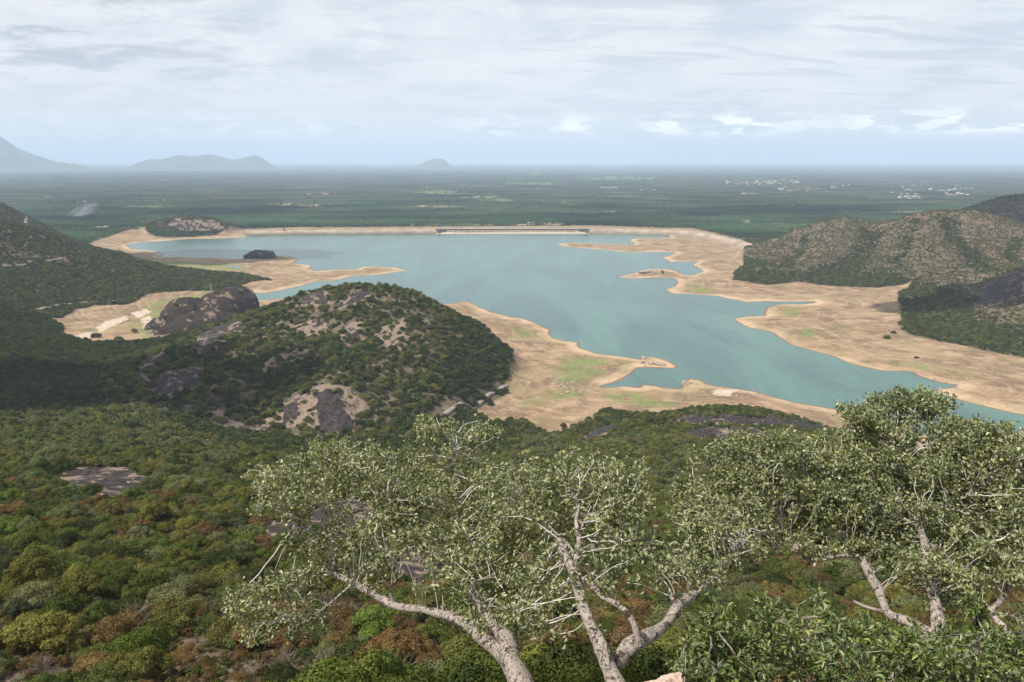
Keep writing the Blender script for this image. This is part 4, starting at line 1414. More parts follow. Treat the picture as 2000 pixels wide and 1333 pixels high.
def build_dam():
    m, w, out = material('dam_earth')
    P = w.n('ShaderNodeNewGeometry').outputs['Position']
    z = w.n('ShaderNodeSeparateXYZ', i_0=P).outputs[2]
    c = w.mix(w.ramp(w.noise(P, .03, 6, .65), .38, .62), (.26, .205, .155), (.40, .325, .25))
    c = w.mix(w.math('MULTIPLY', w.ramp(w.noise(P, .015, 4), .5, .6), .6), c, (.17, .135, .105))
    c = w.mix(w.math('MULTIPLY', w.math('SUBTRACT', 1.0, w.ramp(z, 1.5, 4.5)), .8), c, (.50, .41, .30))
    c = w.mix(w.math('MULTIPLY', w.ramp(w.noise(w.mapping(P, (.2, .2, 3)), .5, 4), .5, .62), .35), c, (.22, .16, .12))
    principled(w, out, c, .95, .1, bump(w, w.noise(P, .3, 5), .6, 1))
    x, y = dam_line()
    root = empty('earth_dam', (float(x[200]), float(y[200]), 0))
    tag(root, 'long low earth dam with a pale stone face closing the far side of the lake', 'dam')

    def part(name, V, q, mat, smooth=False):
        return link(name, mesh_np(name, V - np.array(root.location), q, smooth=smooth), mat, root)
    # cut out for the spillway: embankment is lower under the bridge
    k0 = int(np.argmin(np.abs(x - at_z(852, 446, 20)[0]))); k1 = int(np.argmin(np.abs(x - at_z(1150, 446, 20)[0])))
    prof = [(-46, -2.5), (-6, 17.4), (-4.5, 18), (4.5, 18), (6, 17.4), (50, 1)]
    V1, q1 = sweep(x[:k0 + 1], y[:k0 + 1], prof); V2, q2 = sweep(x[k1:], y[k1:], prof)
    V3, q3 = sweep(x[k0:k1 + 1], y[k0:k1 + 1], [(-52, -2.5), (-30, 4), (-10, 6.0), (6, 8.5), (20, 6), (50, 1)])
    part('embankment', *join_arr([(V1, q1), (V2, q2), (V3, q3)]), m, True)
    A, qa = sweep(x[:k0 + 1], y[:k0 + 1], [(-4.9, 18.06), (-4.9, 19.1), (-4.3, 19.1), (-4.3, 18.06)])
    B, qb = sweep(x[k1:], y[k1:], [(-4.9, 18.06), (-4.9, 19.1), (-4.3, 19.1), (-4.3, 18.06)])
    part('parapet', *join_arr([(A, qa), (B, qb)]), CONC)
    A, qa = sweep(x[:k0 + 1], y[:k0 + 1], [(-3.6, 18.03), (-3.6, 18.1), (3.6, 18.1), (3.6, 18.03)])
    B, qb = sweep(x[k1:], y[k1:], [(-3.6, 18.03), (-3.6, 18.1), (3.6, 18.1), (3.6, 18.03)])
    part('crest_road', *join_arr([(A, qa), (B, qb)]), ROADM)
    # spillway bridge
    xs, ys = x[k0 - 1:k1 + 2], y[k0 - 1:k1 + 2]
    br = empty('spillway_bridge', (float(xs[0]), float(ys[0]), 0))
    tag(br, 'long low concrete spillway bridge on the dam with a dark pier at each end', 'bridge')

    def bp(name, V, q, mat):
        return link(name, mesh_np(name, V - np.array(br.location), q, smooth=False), mat, br)
    bp('deck', *sweep(xs, ys, [(-8, 17.2), (-8, 19.4), (4, 19.4), (4, 17.2)]), CONC)
    bp('girder', *sweep(xs, ys, [(-6.6, 13.2), (-6.6, 17.15), (2.5, 17.15), (2.5, 13.2)]), DARKC)
    for o in (-7.7, 3.7):
        bp('railing', *sweep(xs, ys, [(o - .15, 19.45), (o - .15, 20.6), (o + .15, 20.6), (o + .15, 19.45)]), CONC)
    n = len(xs)
    for k in range(2, n - 1, max(n // 26, 1)):
        if k < 4 or k > n - 5: continue
        V, q = box_arr(np.array([xs[k], ys[k] - 1.5, 8.0]), np.array([2.2, 8.5, 10.3]))
        bp('pier', V, q, DARKC)
    for k, dx in ((3, 1), (n - 4, -1)):
        V, q = join_arr([box_arr(np.array([xs[k], ys[k] - 20, 5.0]), np.array([9.0, 34, 16.0])), box_arr(np.array([xs[k] + dx * 12, ys[k] - 9, 13.0]), np.array([34.0, 13, 5.0])), box_arr(np.array([xs[k] - dx * 9, ys[k] - 9, 14.0]), np.array([20.0, 13, 4.0]))])
        bp('abutment', V, q, DARKC)
    # intake tower
    p = at_z(556, 458.5, 0)
    t = empty('intake_tower', (float(p[0]), float(p[1]) - 4, 0))
    tag(t, 'small dark intake tower standing in the water before the left end of the dam', 'tower')
    a = np.linspace(0, 2 * math.pi, 14, endpoint=False)

    def cyl(r0, r1, z0, z1, cx=0, cy=0):
        V = np.vstack([np.stack([cx + r0 * np.cos(a), cy + r0 * np.sin(a), np.full(14, z0)], -1), np.stack([cx + r1 * np.cos(a), cy + r1 * np.sin(a), np.full(14, z1)], -1)])
        i = np.arange(14)
        return V, np.stack([i, (i + 1) % 14, 14 + (i + 1) % 14, 14 + i], -1)
    link('shaft', mesh_np('shaft', *cyl(4.2, 3.6, -3, 20)), DARKC, t)
    link('platform', mesh_np('platform', *cyl(6, 6, 20.05, 21.2)), CONC, t)
    link('cabin', mesh_np('cabin', *box_arr(np.array([0, 0, 24.2]), np.array([6.5, 6.5, 5.8])), smooth=False), CONC, t)
    V = np.array([(-4, -4, 27.15), (4, -4, 27.15), (4, 4, 27.15), (-4, 4, 27.15), (-.4, 0, 30), (.4, 0, 30)])
    link('roof', mesh_np('roof', V, [np.array([(0, 1, 5, 4), (2, 3, 4, 5)]), np.array([(1, 2, 5), (3, 0, 4)])], smooth=False), DARKC, t)
    link('footbridge', mesh_np('footbridge', *box_arr(np.array([0, 32, 19.0]), np.array([2.2, 52, 1.2])), smooth=False), CONC, t)


# ---------------------------------------------------------------- houses
def house_meshes():
    out = []
    wall = flat_mat('house_wall', (.50, .47, .43), (.64, .61, .57), .5)
    roofs = [flat_mat('roof_tile', (.30, .13, .08), (.40, .20, .12), .5), flat_mat('roof_flat', (.48, .47, .45), (.62, .60, .58), .4), flat_mat('roof_sheet', (.42, .45, .50), (.6, .62, .66), .4)]
    for k, (w, d, h) in enumerate(((14, 9, 5), (11, 11, 7), (22, 9, 4.5))):
        L = [box_arr(np.array([0, 0, h / 2]), np.array([w, d, h]))]
        wm = mesh_np('walls', *join_arr(L), smooth=False); wm.materials.append(wall)
        if k == 1:
            V, q = join_arr([box_arr(np.array([0, 0, h + .2]), np.array([w + .6, d + .6, .4])), box_arr(np.array([2, 2, h + 1.6]), np.array([3.5, 3.5, 2.4]))])
            rm = mesh_np('roof', V, q, smooth=False)
        else:
            o = .7
            V = np.array([(-w / 2 - o, -d / 2 - o, h), (w / 2 + o, -d / 2 - o, h), (w / 2 + o, d / 2 + o, h), (-w / 2 - o, d / 2 + o, h), (-w / 2 - o, 0, h + d * .3), (w / 2 + o, 0, h + d * .3)])
            rm = mesh_np('roof', V, [np.array([(0, 1, 5, 4), (2, 3, 4, 5), (3, 2, 1, 0)]), np.array([(1, 2, 5), (3, 0, 4)])], smooth=False)
        rm.materials.append(roofs[(0, 1, 2)[k]])
        out.append((wm, rm))
    return out


TOWNS = [  # px0, px1, py0, py1, count, size, label tail
 (1415,1560,352,362,55,2.0,'in the long town across the plain'),
 (1520,1592,366,374,12,2.0,'by the red fields below the long town'),
 (1612,1660,363,368,10,2.0,'in the hamlet right of the long town'),
 (1755,1905,362,374,34,1.7,'in the scattered village above the tall hills'),
 (1755,1803,377,389,16,1.5,'in the bright cluster above the tall hills'),
 (1845,1890,376,383,10,2.0,'in the last village by the right edge'),
 (1015,1100,323,329,16,3.0,'in the faint town under the horizon'),
 (765,800,328,333,9,3.0,'left of the lone flat-topped hill'),
 (1440,1466,430,441,11,1.2,'in the hamlet beside the wooded knoll'),
 (1490,1518,446,451,9,1.1,'between the dam and the right hill'),
 (785,862,430,441,20,.9,'in the village just behind the dam'),
 (935,955,424,430,5,.9,'among palms behind the spillway bridge'),
 (1170,1212,366,372,12,1.8,'in the hamlet past the green paddies'),
 (1252,1278,369,373,6,1.8,'at the farm right of the green paddies'),
 (190,208,443,448,3,1.1,'at the forest edge left of the lake'),
 (80,95,384,388,2,1.3,'in the dark grove at far left'),
]


def build_houses():
    R = np.random.default_rng(31)
    hm = house_meshes()
    for (x0, x1, y0, y1, n, s, tail) in TOWNS:
        xs_ = np.sort(lerp(x0, x1, R.random(n)))
        for k in range(n):
            px = xs_[k]; py = y0 + (y1 - y0) * np.clip(R.normal(.5, .28), 0, 1)
            p = at_z(px, py, 1.6)
            o = empty('house', (float(p[0]), float(p[1]), float(p[2])))
            o.rotation_euler = (0, 0, R.choice([0, .2, 1.4, 1.6]) + R.normal(0, .1))
            q = s * R.uniform(.7, 1.3); o.scale = (q, q, q * .8)
            hk = int(R.integers(0, 3)); wm, rm = hm[hk]
            link('walls', wm, parent=o); link('roof', rm, parent=o)
            tag(o, 'tiny %s house, %s from the left %s' % (('red-roofed', 'flat-roofed', 'grey-roofed')[hk], ORDN[k], tail), 'house', 'houses ' + tail)


build_dam()
build_houses()
build_plain()
# ---------------------------------------------------------------- rock domes and boulders
def granite(name, buff=(.30, .225, .175), dark=(.035, .028, .028), amt=(.40, .50), sc=.045, bs=.5):
    m, w, out = material(name)
    P = w.n('ShaderNodeNewGeometry').outputs['Position']
    dk = w.ramp(w.noise(w.mapping(P, (1, 1, .3)), sc, 6, .62, .5), *amt)
    n = w.noise(P, sc * 9, 6, .62)
    c1 = w.mix(w.ramp(n, .35, .68), [v * .75 for v in buff], [min(v * 1.25, 1) for v in buff])
    c2 = w.mix(w.ramp(n, .35, .70), dark, [v * 2.1 for v in dark])
    crack = w.n('ShaderNodeTexVoronoi', feature='DISTANCE_TO_EDGE')
    w.l(w.mapping(P, (1, 1, .6)), crack.inputs['Vector']); crack.inputs['Scale'].default_value = sc * 1.6
    ck = w.math('SUBTRACT', 1.0, w.ramp(crack.outputs['Distance'], .0, .02))
    c = w.mix(w.math('MULTIPLY', ck, .6), w.mix(dk, c1, c2), (.02, .018, .016))
    principled(w, out, c, .95, .06, bump(w, w.math('ADD', n, w.math('MULTIPLY', w.noise(P, sc * 2.5, 4), 2.0)), bs, .5 / (sc * 9)))
    return m


GRAN_DARK = granite('granite_dark', (.20, .145, .11), (.026, .020, .017), (.385, .43), .04, 1.0)
GRAN_BUFF = granite('granite_pale', (.30, .24, .19), (.10, .08, .07), (.55, .66), .25)
GRAN_NEAR = granite('granite_near', (.50, .36, .29), (.12, .09, .08), (.60, .70), 2.5)


def build_domes():
    cx = np.mean([d[0] for d in DOMES]); cy = np.mean([d[1] for d in DOMES])
    xs = np.arange(min(d[0] - d[2] for d in DOMES) - 8, max(d[0] + d[2] for d in DOMES) + 8, 1.5)
    ys = np.arange(min(d[1] - d[3] for d in DOMES) - 8, max(d[1] + d[3] for d in DOMES) + 8, 1.5)
    X, Y = np.meshgrid(xs, ys, indexing='ij')
    Z = dome_h(X, Y)
    Z = np.where(Z > -20, Z + ridged(X / 46 + Y / 90, Y / 30, 91, 5) * 6.5 + fbm(X / 9, Y / 9, 92, 3) * 1.0, -6)
    ok = Z > -5
    c = ok[:-1, :-1] & ok[1:, :-1] & ok[:-1, 1:] & ok[1:, 1:]
    i, j = np.nonzero(c); n = len(ys)
    q = np.stack([i * n + j, (i + 1) * n + j, (i + 1) * n + j + 1, i * n + j + 1], -1)
    u, inv = np.unique(q, return_inverse=True)
    V = np.stack([X, Y, Z], -1).reshape(-1, 3)[u] - np.array([cx, cy, 0])
    o = link('rock_dome', mesh_np('rock_dome', V, inv.reshape(-1, 4)), GRAN_DARK); o.location = (cx, cy, 0)
    tag(o, 'huge dark purple-brown granite dome beside the dry meadow at the left end of the lake', 'rock')


def rock_mesh(seed, mat, sub=3, flat=.7, rough=.3):
    import bmesh
    bm = bmesh.new(); bmesh.ops.create_icosphere(bm, subdivisions=sub, radius=1)
    V = np.array([v.co for v in bm.verts]); Fc = np.array([[v.index for v in f.verts] for f in bm.faces]); bm.free()
    R = np.random.default_rng(seed)
    # chop with random planes for flat sides
    for k in range(9):
        nrm = R.normal(size=3); nrm /= np.linalg.norm(nrm); d = R.uniform(.55, .85)
        s = V @ nrm; V = V - np.outer(np.maximum(s - d, 0), nrm)
    nz = fbm(V[:, 0] * 2 + seed, V[:, 1] * 2 + V[:, 2] * 1.3, seed, 4)
    V = V * (1 + rough * nz)[:, None]; V[:, 2] *= flat
    me = mesh_np('boulder', V, Fc, smooth=True); me.materials.append(mat)
    return me


OUTB = []


def build_boulders():
    R = np.random.default_rng(44)
    ms = [rock_mesh(k, GRAN_BUFF) for k in range(5)]
    md = [rock_mesh(10 + k, GRAN_DARK) for k in range(3)]
    sets = [  # pixel box, count, size range m, dark?, label tail
     ((1252, 1282, 698, 716), 9, (2, 5), 0, 'beside the pale ledge in the lake'),
     ((1088, 1135, 746, 768), 22, (1.5, 4), 0, 'in the rock heap on the green flat'),
     ((1310, 1420, 742, 775), 16, (1, 3.5), 0, 'on the low point of the near shore'),
     ((886, 908, 586, 592), 6, (2, 4), 0, 'on the beach point behind the central hill'),
     ((1430, 1500, 765, 782), 9, (1, 3), 0, 'along the sandy near shore'),
     ((1800, 1880, 738, 760), 12, (1.5, 3.5), 0, 'on the right shore by the narrow channel'),
     ((945, 1010, 775, 800), 9, (1, 2.8), 0, 'below the road under the central hill'),
     ((1720, 1960, 720, 745), 14, (1, 3), 0, 'on the dry flat right of the channel'),
     ((755, 800, 570, 584), 7, (2, 4), 0, 'on the spit behind the central hill'),
     ((230, 300, 620, 655), 10, (1.5, 3.5), 0, 'in the meadow before the rock dome'),
    ]
    for (x0, x1, y0, y1), n, (s0, s1), dk, tail in sets:
        for k, bx in enumerate(np.sort(R.uniform(x0, x1, n))):
            p = hit(bx, R.uniform(y0, y1))[0]
            s = R.uniform(s0, s1)
            if float(lake_d(p[:1], p[1:2])[0]) < 1: continue
            o = link('boulder', (ms + md)[R.integers(0, 5) if not dk else 5 + R.integers(0, 3)])
            o.location = (p[0], p[1], p[2] + s * .12); o.scale = (s, s * R.uniform(.6, 1), s * R.uniform(.5, .8)); o.rotation_euler = (0, 0, R.uniform(0, 6))
            tag(o, '%s boulder, %s from the left %s' % ('small pale' if s < lerp(s0, s1, .5) else 'big pale', ORDN[k], tail), 'boulder', 'boulders ' + tail)

    for k in range(26):          # loose blocks on the dark outcrop of the near slope
        bx, by = poly_sample(ROCKN_PX[0], 1, R)[0]
        p = hit(bx, by)[0]; s = R.uniform(.6, 2.4); o = link('boulder', (md + ms)[int(R.integers(0, 6))])
        o.location = (p[0], p[1], p[2] + s * .3); o.scale = (s, s * R.uniform(.6, 1), s * R.uniform(.5, .9)); o.rotation_euler = (0, 0, R.uniform(0, 6))
        tag(o, '%s block on the dark outcrop of the near slope, number %d counted from its left' % ('large' if s > 1.5 else 'small', k + 1), 'boulder', 'blocks on the near outcrop')
        OUTB.append((bx, o))
    for k, (bx, o) in enumerate(sorted(OUTB, key=lambda q: q[0])):
        o['label'] = o['label'].split(',')[0] + ', %s from the left' % ORDN[k]

    def single(nm, me, px, py, z, sc, rz, label, cat='rock', Y=None):
        p = at_z(px, py, z)
        o = link(nm, me); o.location = p; o.scale = sc; o.rotation_euler = (0, 0, rz)
        tag(o, label, cat)
        return o
    single('rock_ledge', rock_mesh(60, GRAN_BUFF, 4, .7, .25), 1285, 713, 0, (17, 8, 8.5), -.35, 'long smooth pale rock ledge sloping from the near beach into the lake')
    single('rock_ledge', rock_mesh(61, GRAN_BUFF, 4, .6, .25), 1340, 751, 0, (9, 7, 9), .2, 'pinkish rock hump at the tip of the low near point')
    single('rocky_knoll', rock_mesh(62, GRAN_DARK, 5, .7, .35), 507, 504, 2, (50, 34, 44), .1, 'small dark rocky knoll on the left peninsula beside the open water')
    single('rocky_knoll', rock_mesh(63, GRAN_BUFF, 5, .5, .35), 1276, 535, 0, (42, 24, 26), .05, 'low grey-brown rock hump on the small right peninsula')


# ---------------------------------------------------------------- foreground trees
def bark_material(name, c1, c2, c3, sc=9.0):
    m, w, out = material(name)
    P = w.n('ShaderNodeTexCoord').outputs['Object']
    big = w.noise(P, sc * .4, 5, .6)
    fine = w.noise(P, sc * 4.5, 6, .68)
    # fissures: thin bands where a stretched noise crosses its middle
    f1 = w.noise(w.mapping(P, (1, 1, .45), (0, .5, 0)), sc * 1.1, 5, .68, 1.2)
    fis = w.math('SUBTRACT', 1.0, w.ramp(w.math('ABSOLUTE', w.math('SUBTRACT', f1, .5)), .0, .022))
    fis = w.math('MULTIPLY', fis, w.ramp(big, .40, .56))
    pit = w.ramp(w.noise(P, sc * .95, 4, .6), .575, .625)
    c = w.mix(w.ramp(big, .34, .64), c1, c2)
    c = w.mix(w.math('MULTIPLY', w.ramp(fine, .40, .68), .55), c, c3)
    c = w.mix(w.math('MULTIPLY', w.math('SUBTRACT', 1.0, w.ramp(fine, .30, .42)), .5), c, (.12, .095, .08))
    c = w.mix(w.math('MULTIPLY', fis, .85), c, (.05, .04, .034))
    c = w.mix(w.math('MULTIPLY', pit, .85), c, (.055, .042, .036))
    h = w.math('SUBTRACT', w.math('ADD', w.math('MULTIPLY', fine, .6), big), w.math('ADD', w.math('MULTIPLY', fis, .8), w.math('MULTIPLY', pit, 1.0)))
    principled(w, out, c, .9, .1, bump(w, h, 1.0, .035))
    return m


BARK = bark_material('bark_grey', (.24, .20, .175), (.35, .295, .255), (.45, .40, .36))
TWIG = flat_mat('twig_bark', (.42, .38, .345), (.60, .56, .52), 9.0, .85)


def leaf_material(name, ca, cb, cc, gloss=.028, trans=.22):
    m, w, out = material(name)
    lf = w.n('ShaderNodeAttribute', attribute_name='leaf').outputs['Fac']
    c = w.mix(w.ramp(lf, .10, .75), ca, cb)
    c = w.mix(w.ramp(lf, .88, .97), c, cc)
    back = w.n('ShaderNodeNewGeometry').outputs['Backfacing']
    c2 = w.mix(w.math('MULTIPLY', back, .55), c, (.20, .225, .11))
    d = w.n('ShaderNodeBsdfDiffuse'); w.l(c2, d.inputs[0])
    t = w.n('ShaderNodeBsdfTranslucent'); w.l(w.mix(1.0, c, (1.3, 1.35, .5), 'MULTIPLY'), t.inputs[0])
    mx = w.n('ShaderNodeMixShader', i_0=trans); w.l(d.outputs[0], mx.inputs[1]); w.l(t.outputs[0], mx.inputs[2])
    g = w.n('ShaderNodeBsdfGlossy', i_Roughness=.42); g.inputs[0].default_value = (1, 1, 1, 1)
    fr = w.n('ShaderNodeLayerWeight', i_Blend=.35)
    m2 = w.n('ShaderNodeMixShader', i_0=w.math('ADD', w.math('MULTIPLY', fr.outputs['Fresnel'], .10), gloss)); w.l(mx.outputs[0], m2.inputs[1]); w.l(g.outputs[0], m2.inputs[2])
    w.l(m2.outputs[0], out.inputs[0])
    return m


LEAF_FIG = leaf_material('leaf_fig', (.070, .090, .034), (.265, .280, .130), (.42, .38, .13))
LEAF_GOLD = leaf_material('leaf_gold', (.110, .110, .025), (.240, .215, .060), (.38, .24, .05))
LEAF_SHRUB = leaf_material('leaf_shrub', (.045, .080, .016), (.140, .175, .042), (.24, .25, .06), .03)
LEAF_DARK = leaf_material('leaf_dark', (.022, .048, .012), (.060, .095, .024), (.16, .17, .04), .02)


def pts(L):
    """[(px, py, forward distance, radius)] -> world points, radii"""
    a = np.array(L, float)
    return at_y(a[:, 0], a[:, 1], a[:, 2]), a[:, 3]


def smooth_chain(P, r, step=.06, wob=.0, seed=0):
    """Catmull-Rom through the points"""
    n = len(P)
    Q = np.vstack([2 * P[0] - P[1], P, 2 * P[-1] - P[-2]])
    outP, outR = [], []
    for i in range(n - 1):
        L = np.linalg.norm(P[i + 1] - P[i]); k = max(int(L / step), 2)
        t = np.linspace(0, 1, k, endpoint=False)[:, None]
        p0, p1, p2, p3 = Q[i], Q[i + 1], Q[i + 2], Q[i + 3]
        outP.append(.5 * ((2 * p1) + (-p0 + p2) * t + (2 * p0 - 5 * p1 + 4 * p2 - p3) * t ** 2 + (-p0 + 3 * p1 - 3 * p2 + p3) * t ** 3))
        outR.append(lerp(r[i], r[i + 1], t[:, 0]))
    outP.append(P[-1:]); outR.append(r[-1:])
    P2 = np.vstack(outP); R2 = np.concatenate(outR)
    R = np.random.default_rng(seed)
    s = np.arange(len(P2)) * .23
    if wob:
        ph = R.uniform(0, 6, 3)
        W = np.stack([np.sin(s * .9 + ph[0]) + .5 * np.sin(s * 2.3), np.sin(s * .8 + ph[1]), np.sin(s * 1.1 + ph[2]) + .5 * np.sin(s * 2.0 + 1)], -1)
        ramp_ = np.minimum(np.arange(len(P2)), np.arange(len(P2))[::-1])[:, None] / 6.0
        P2 = P2 + W * wob * np.clip(ramp_, 0, 1)
    R2 = R2 * (1 + .07 * np.sin(s * 1.7 + seed) + .05 * np.sin(s * 3.9 + seed * 2))
    return P2, R2


def colonize(limbs, attr, step=.085, infl=1.1, kill=.14, iters=90, seed=0, up=.12, wander=.17, minr=.0055):
    """space colonisation: twigs grow from the limbs towards the attraction points"""
    R = np.random.default_rng(seed)
    pos, par = [], []
    for P, r in limbs:
        b = len(pos)
        for i in range(len(P)):
            pos.append(P[i]); par.append(b + i - 1 if i else -1)
    nl = len(pos)
    pos = np.array(pos); par = list(par)
    A = attr.copy()
    best = np.full(len(A), 1e9); bi = np.zeros(len(A), int)

    def upd(st):
        nonlocal best, bi
        B = pos[st:]
        for c in range(0, len(B), 400):
            d = np.linalg.norm(A[:, None] - B[None, c:c + 400], axis=2)
            j = d.argmin(1); v = d[np.arange(len(A)), j]
            m = v < best
            best = np.where(m, v, best); bi = np.where(m, st + c + j, bi)
    upd(0)
    for it in range(iters):
        act = best < infl * (3.0 if it < 12 else 1.3)
        if not act.any(): break
        src = bi[act]
        d = A[act] - pos[src]; d /= np.linalg.norm(d, axis=1)[:, None] + 1e-9
        u, inv = np.unique(src, return_inverse=True)
        D = np.zeros((len(u), 3)); np.add.at(D, inv, d)
        D /= np.linalg.norm(D, axis=1)[:, None] + 1e-9
        D = D + R.normal(0, wander, D.shape); D[:, 2] += up
        D /= np.linalg.norm(D, axis=1)[:, None]
        new = pos[u] + D * step
        st = len(pos)
        pos = np.vstack([pos, new]); par += list(u)
        upd(st)
        k = best > kill
        A, best, bi = A[k], best[k], bi[k]
        if len(A) < 3: break
    par = np.array(par)
    n = len(pos)
    cnt = np.zeros(n); rad = np.zeros(n)
    kids = [[] for _ in range(n)]
    for i in range(nl, n): kids[par[i]].append(i)
    for i in range(n - 1, nl - 1, -1):
        rad[i] = max(minr ** 2.4, sum(rad[k] for k in kids[i]))
        cnt[i] = 1 if not kids[i] else 0
    for i in range(nl, n):
        pass
    rad = rad ** (1 / 2.4)
    # chains
    chains = []
    starts = [(par[i], i) for i in range(nl, n) if par[i] < nl]
    while starts:
        p, i = starts.pop()
        P = [pos[p], pos[i]]; r = [rad[i] * 1.15, rad[i]]
        while kids[i]:
            ks = sorted(kids[i], key=lambda k: -rad[k])
            for k in ks[1:]: starts.append((i, k))
            i = ks[0]; P.append(pos[i]); r.append(rad[i])
        P = np.array(P)
        if len(P) > 3:
            P[1:-1] = P[1:-1] * .5 + (P[:-2] + P[2:]) * .25
        chains.append((P, np.minimum(np.array(r), .05)))
    tips = [i for i in range(nl, n) if not kids[i]]
    # leaf anchors: tips and the nodes just behind
    anch, dirs = [], []
    for t in tips:
        i = t; k = 0
        while i >= nl and k < 3:
            q = par[i]; dv = pos[i] - pos[q]
            anch.append(pos[i]); dirs.append(dv); i = q; k += 1
    return chains, np.array(anch), np.array(dirs)


def leaves_arr(anch, dirs, per, size, seed, slim=.62, spread=.05, upb=.6, droop=0.0):
    R = np.random.default_rng(seed)
    A = np.repeat(anch, per, 0); D = np.repeat(dirs, per, 0)
    D = D / (np.linalg.norm(D, axis=1)[:, None] + 1e-9)
    n = len(A)
    T = D * .55 + R.normal(0, .75, (n, 3)); T[:, 2] -= droop; T /= np.linalg.norm(T, axis=1)[:, None]
    N = R.normal(0, .75, (n, 3)); N[:, 2] += upb; N -= T * (N * T).sum(1)[:, None]; N /= np.linalg.norm(N, axis=1)[:, None] + 1e-9
    B = np.cross(T, N)
    P = A + R.normal(0, spread, (n, 3)) + T * .02
    s = size * R.uniform(.65, 1.25, n)[:, None]; w = s * slim * R.uniform(.85, 1.1, n)[:, None] * .5
    c = R.uniform(.05, .28, n)[:, None] * s           # cupping
    cols = [P, P + T * s * .30 - B * w * .9 + N * c, P + T * s * .72 - B * w * .85 + N * c, P + T * s - N * c * .5,
            P + T * s * .72 + B * w * .85 + N * c, P + T * s * .30 + B * w * .9 + N * c]
    V = np.stack(cols, 1).reshape(-1, 3)
    o = np.arange(n)[:, None] * 6
    q = np.concatenate([o + np.array([[0, 3, 2, 1]]), o + np.array([[0, 5, 4, 3]])])
    return V, q, np.repeat(R.random(n), 6)


def poly_sample(poly, n, R):
    poly = np.array(poly, float); lo, hi = poly.min(0), poly.max(0)
    out = np.zeros((0, 2))
    while len(out) < n:
        p = R.uniform(lo, hi, (n * 2, 2))
        out = np.vstack([out, p[sdf(poly, p[:, 0], p[:, 1]) < 0]])
    return out[:n]


def pads(polys, npad, per, R, size=.42, flat=.5):
    """attraction points in flattish foliage pads; polys: (outline px, weight, near distance, far distance, top py, bottom py)"""
    out = []
    for poly, wt, Yn, Yf, yt, yb in polys:
        k = int(npad * wt)
        c = poly_sample(poly, k, R)
        Y = lerp(Yf, Yn, np.clip((c[:, 1] - yt) / (yb - yt), 0, 1)) + R.uniform(-.55, .75, k)
        C = at_y(c[:, 0], c[:, 1], Y)
        for i in range(k):
            s = size * R.uniform(.6, 1.25)
            u = R.normal(size=(per, 3)); u /= np.linalg.norm(u, axis=1)[:, None]
            u *= R.random((per, 1)) ** (1 / 2.6)
            out.append(C[i] + u * s * np.array([1, 1, flat]))
    return np.vstack(out)


def build_tree(name, label, limbs_px, crown_polys, npad, per, leafn, lsize, lmat, seed, cat='tree', slim=.62, padsize=.42, droop=0.0, bark=None, twig=None, wob=.02, kill=.14, step=.085, limb_step=.07, group=None, upb=.6, spread=.05, rs=1.0, minr=.0055):
    R = np.random.default_rng(seed)
    limbs = []
    for k, L in enumerate(limbs_px):
        P, r = pts(L)
        r = r * rs
        limbs.append(smooth_chain(P, r, limb_step, wob, seed + k))
    attr = pads(crown_polys, npad, per, R, padsize)
    chains, anch, dirs = colonize(limbs, attr, seed=seed, kill=kill, step=step, minr=minr)
    base = limbs[0][0][0]
    root = empty(name, tuple(base)); tag(root, label, cat, group)
    for k, (P, r) in enumerate(limbs):
        V, q = tubes([(P - base, r)], 16 if r.max() > .05 else 8, .055, seed + k)
        # knots and hollows
        th = r.max()
        if th > .05:
            nz = fbm(V[:, 0] * 7 + V[:, 2] * 3, V[:, 1] * 7 + V[:, 2] * 5, seed, 3)
            cen = P - base
            ns = 16
            C = np.repeat(cen, ns, 0); dv = V - C
            V = C + dv * (1 + nz * .22)[:, None]
        link('trunk' if k == 0 else 'limb', mesh_np('trunk' if k == 0 else 'limb', V, q), bark or BARK, root)
    V, q = tubes([(P - base, r) for P, r in chains], 4)
    link('twigs', mesh_np('twigs', V, q), twig or TWIG, root)
    thin = fbm(anch[:, 0] * 1.6 + seed, anch[:, 1] * 1.6 + anch[:, 2] * 1.4, seed + 3, 3)
    km = R.random(len(anch)) < np.clip(.76 - 1.4 * thin, .08, .98)
    anch, dirs = anch[km], dirs[km]
    n = len(anch); rep = max(1, int(round(leafn / max(n, 1))))
    V, q, lf = leaves_arr(anch - base, dirs, rep, lsize, seed + 9, slim=slim, droop=droop, upb=upb, spread=spread)
    # tufts of neighbouring leaves share a tone
    k = fbm(V[:, 0] * 1.3, V[:, 1] * 1.3 + V[:, 2] * 1.1, seed, 2)
    lf = np.clip(lf * .8 + .1 + k * .25, 0, 1) if True else lf
    me = mesh_np('crown', V, q, {'leaf': ('FLOAT', lf)}, smooth=True)
    link('crown', me, lmat, root)
    print(name, 'nodes', sum(len(c[0]) for c in chains), 'leaves', len(V) // 6)
    return root


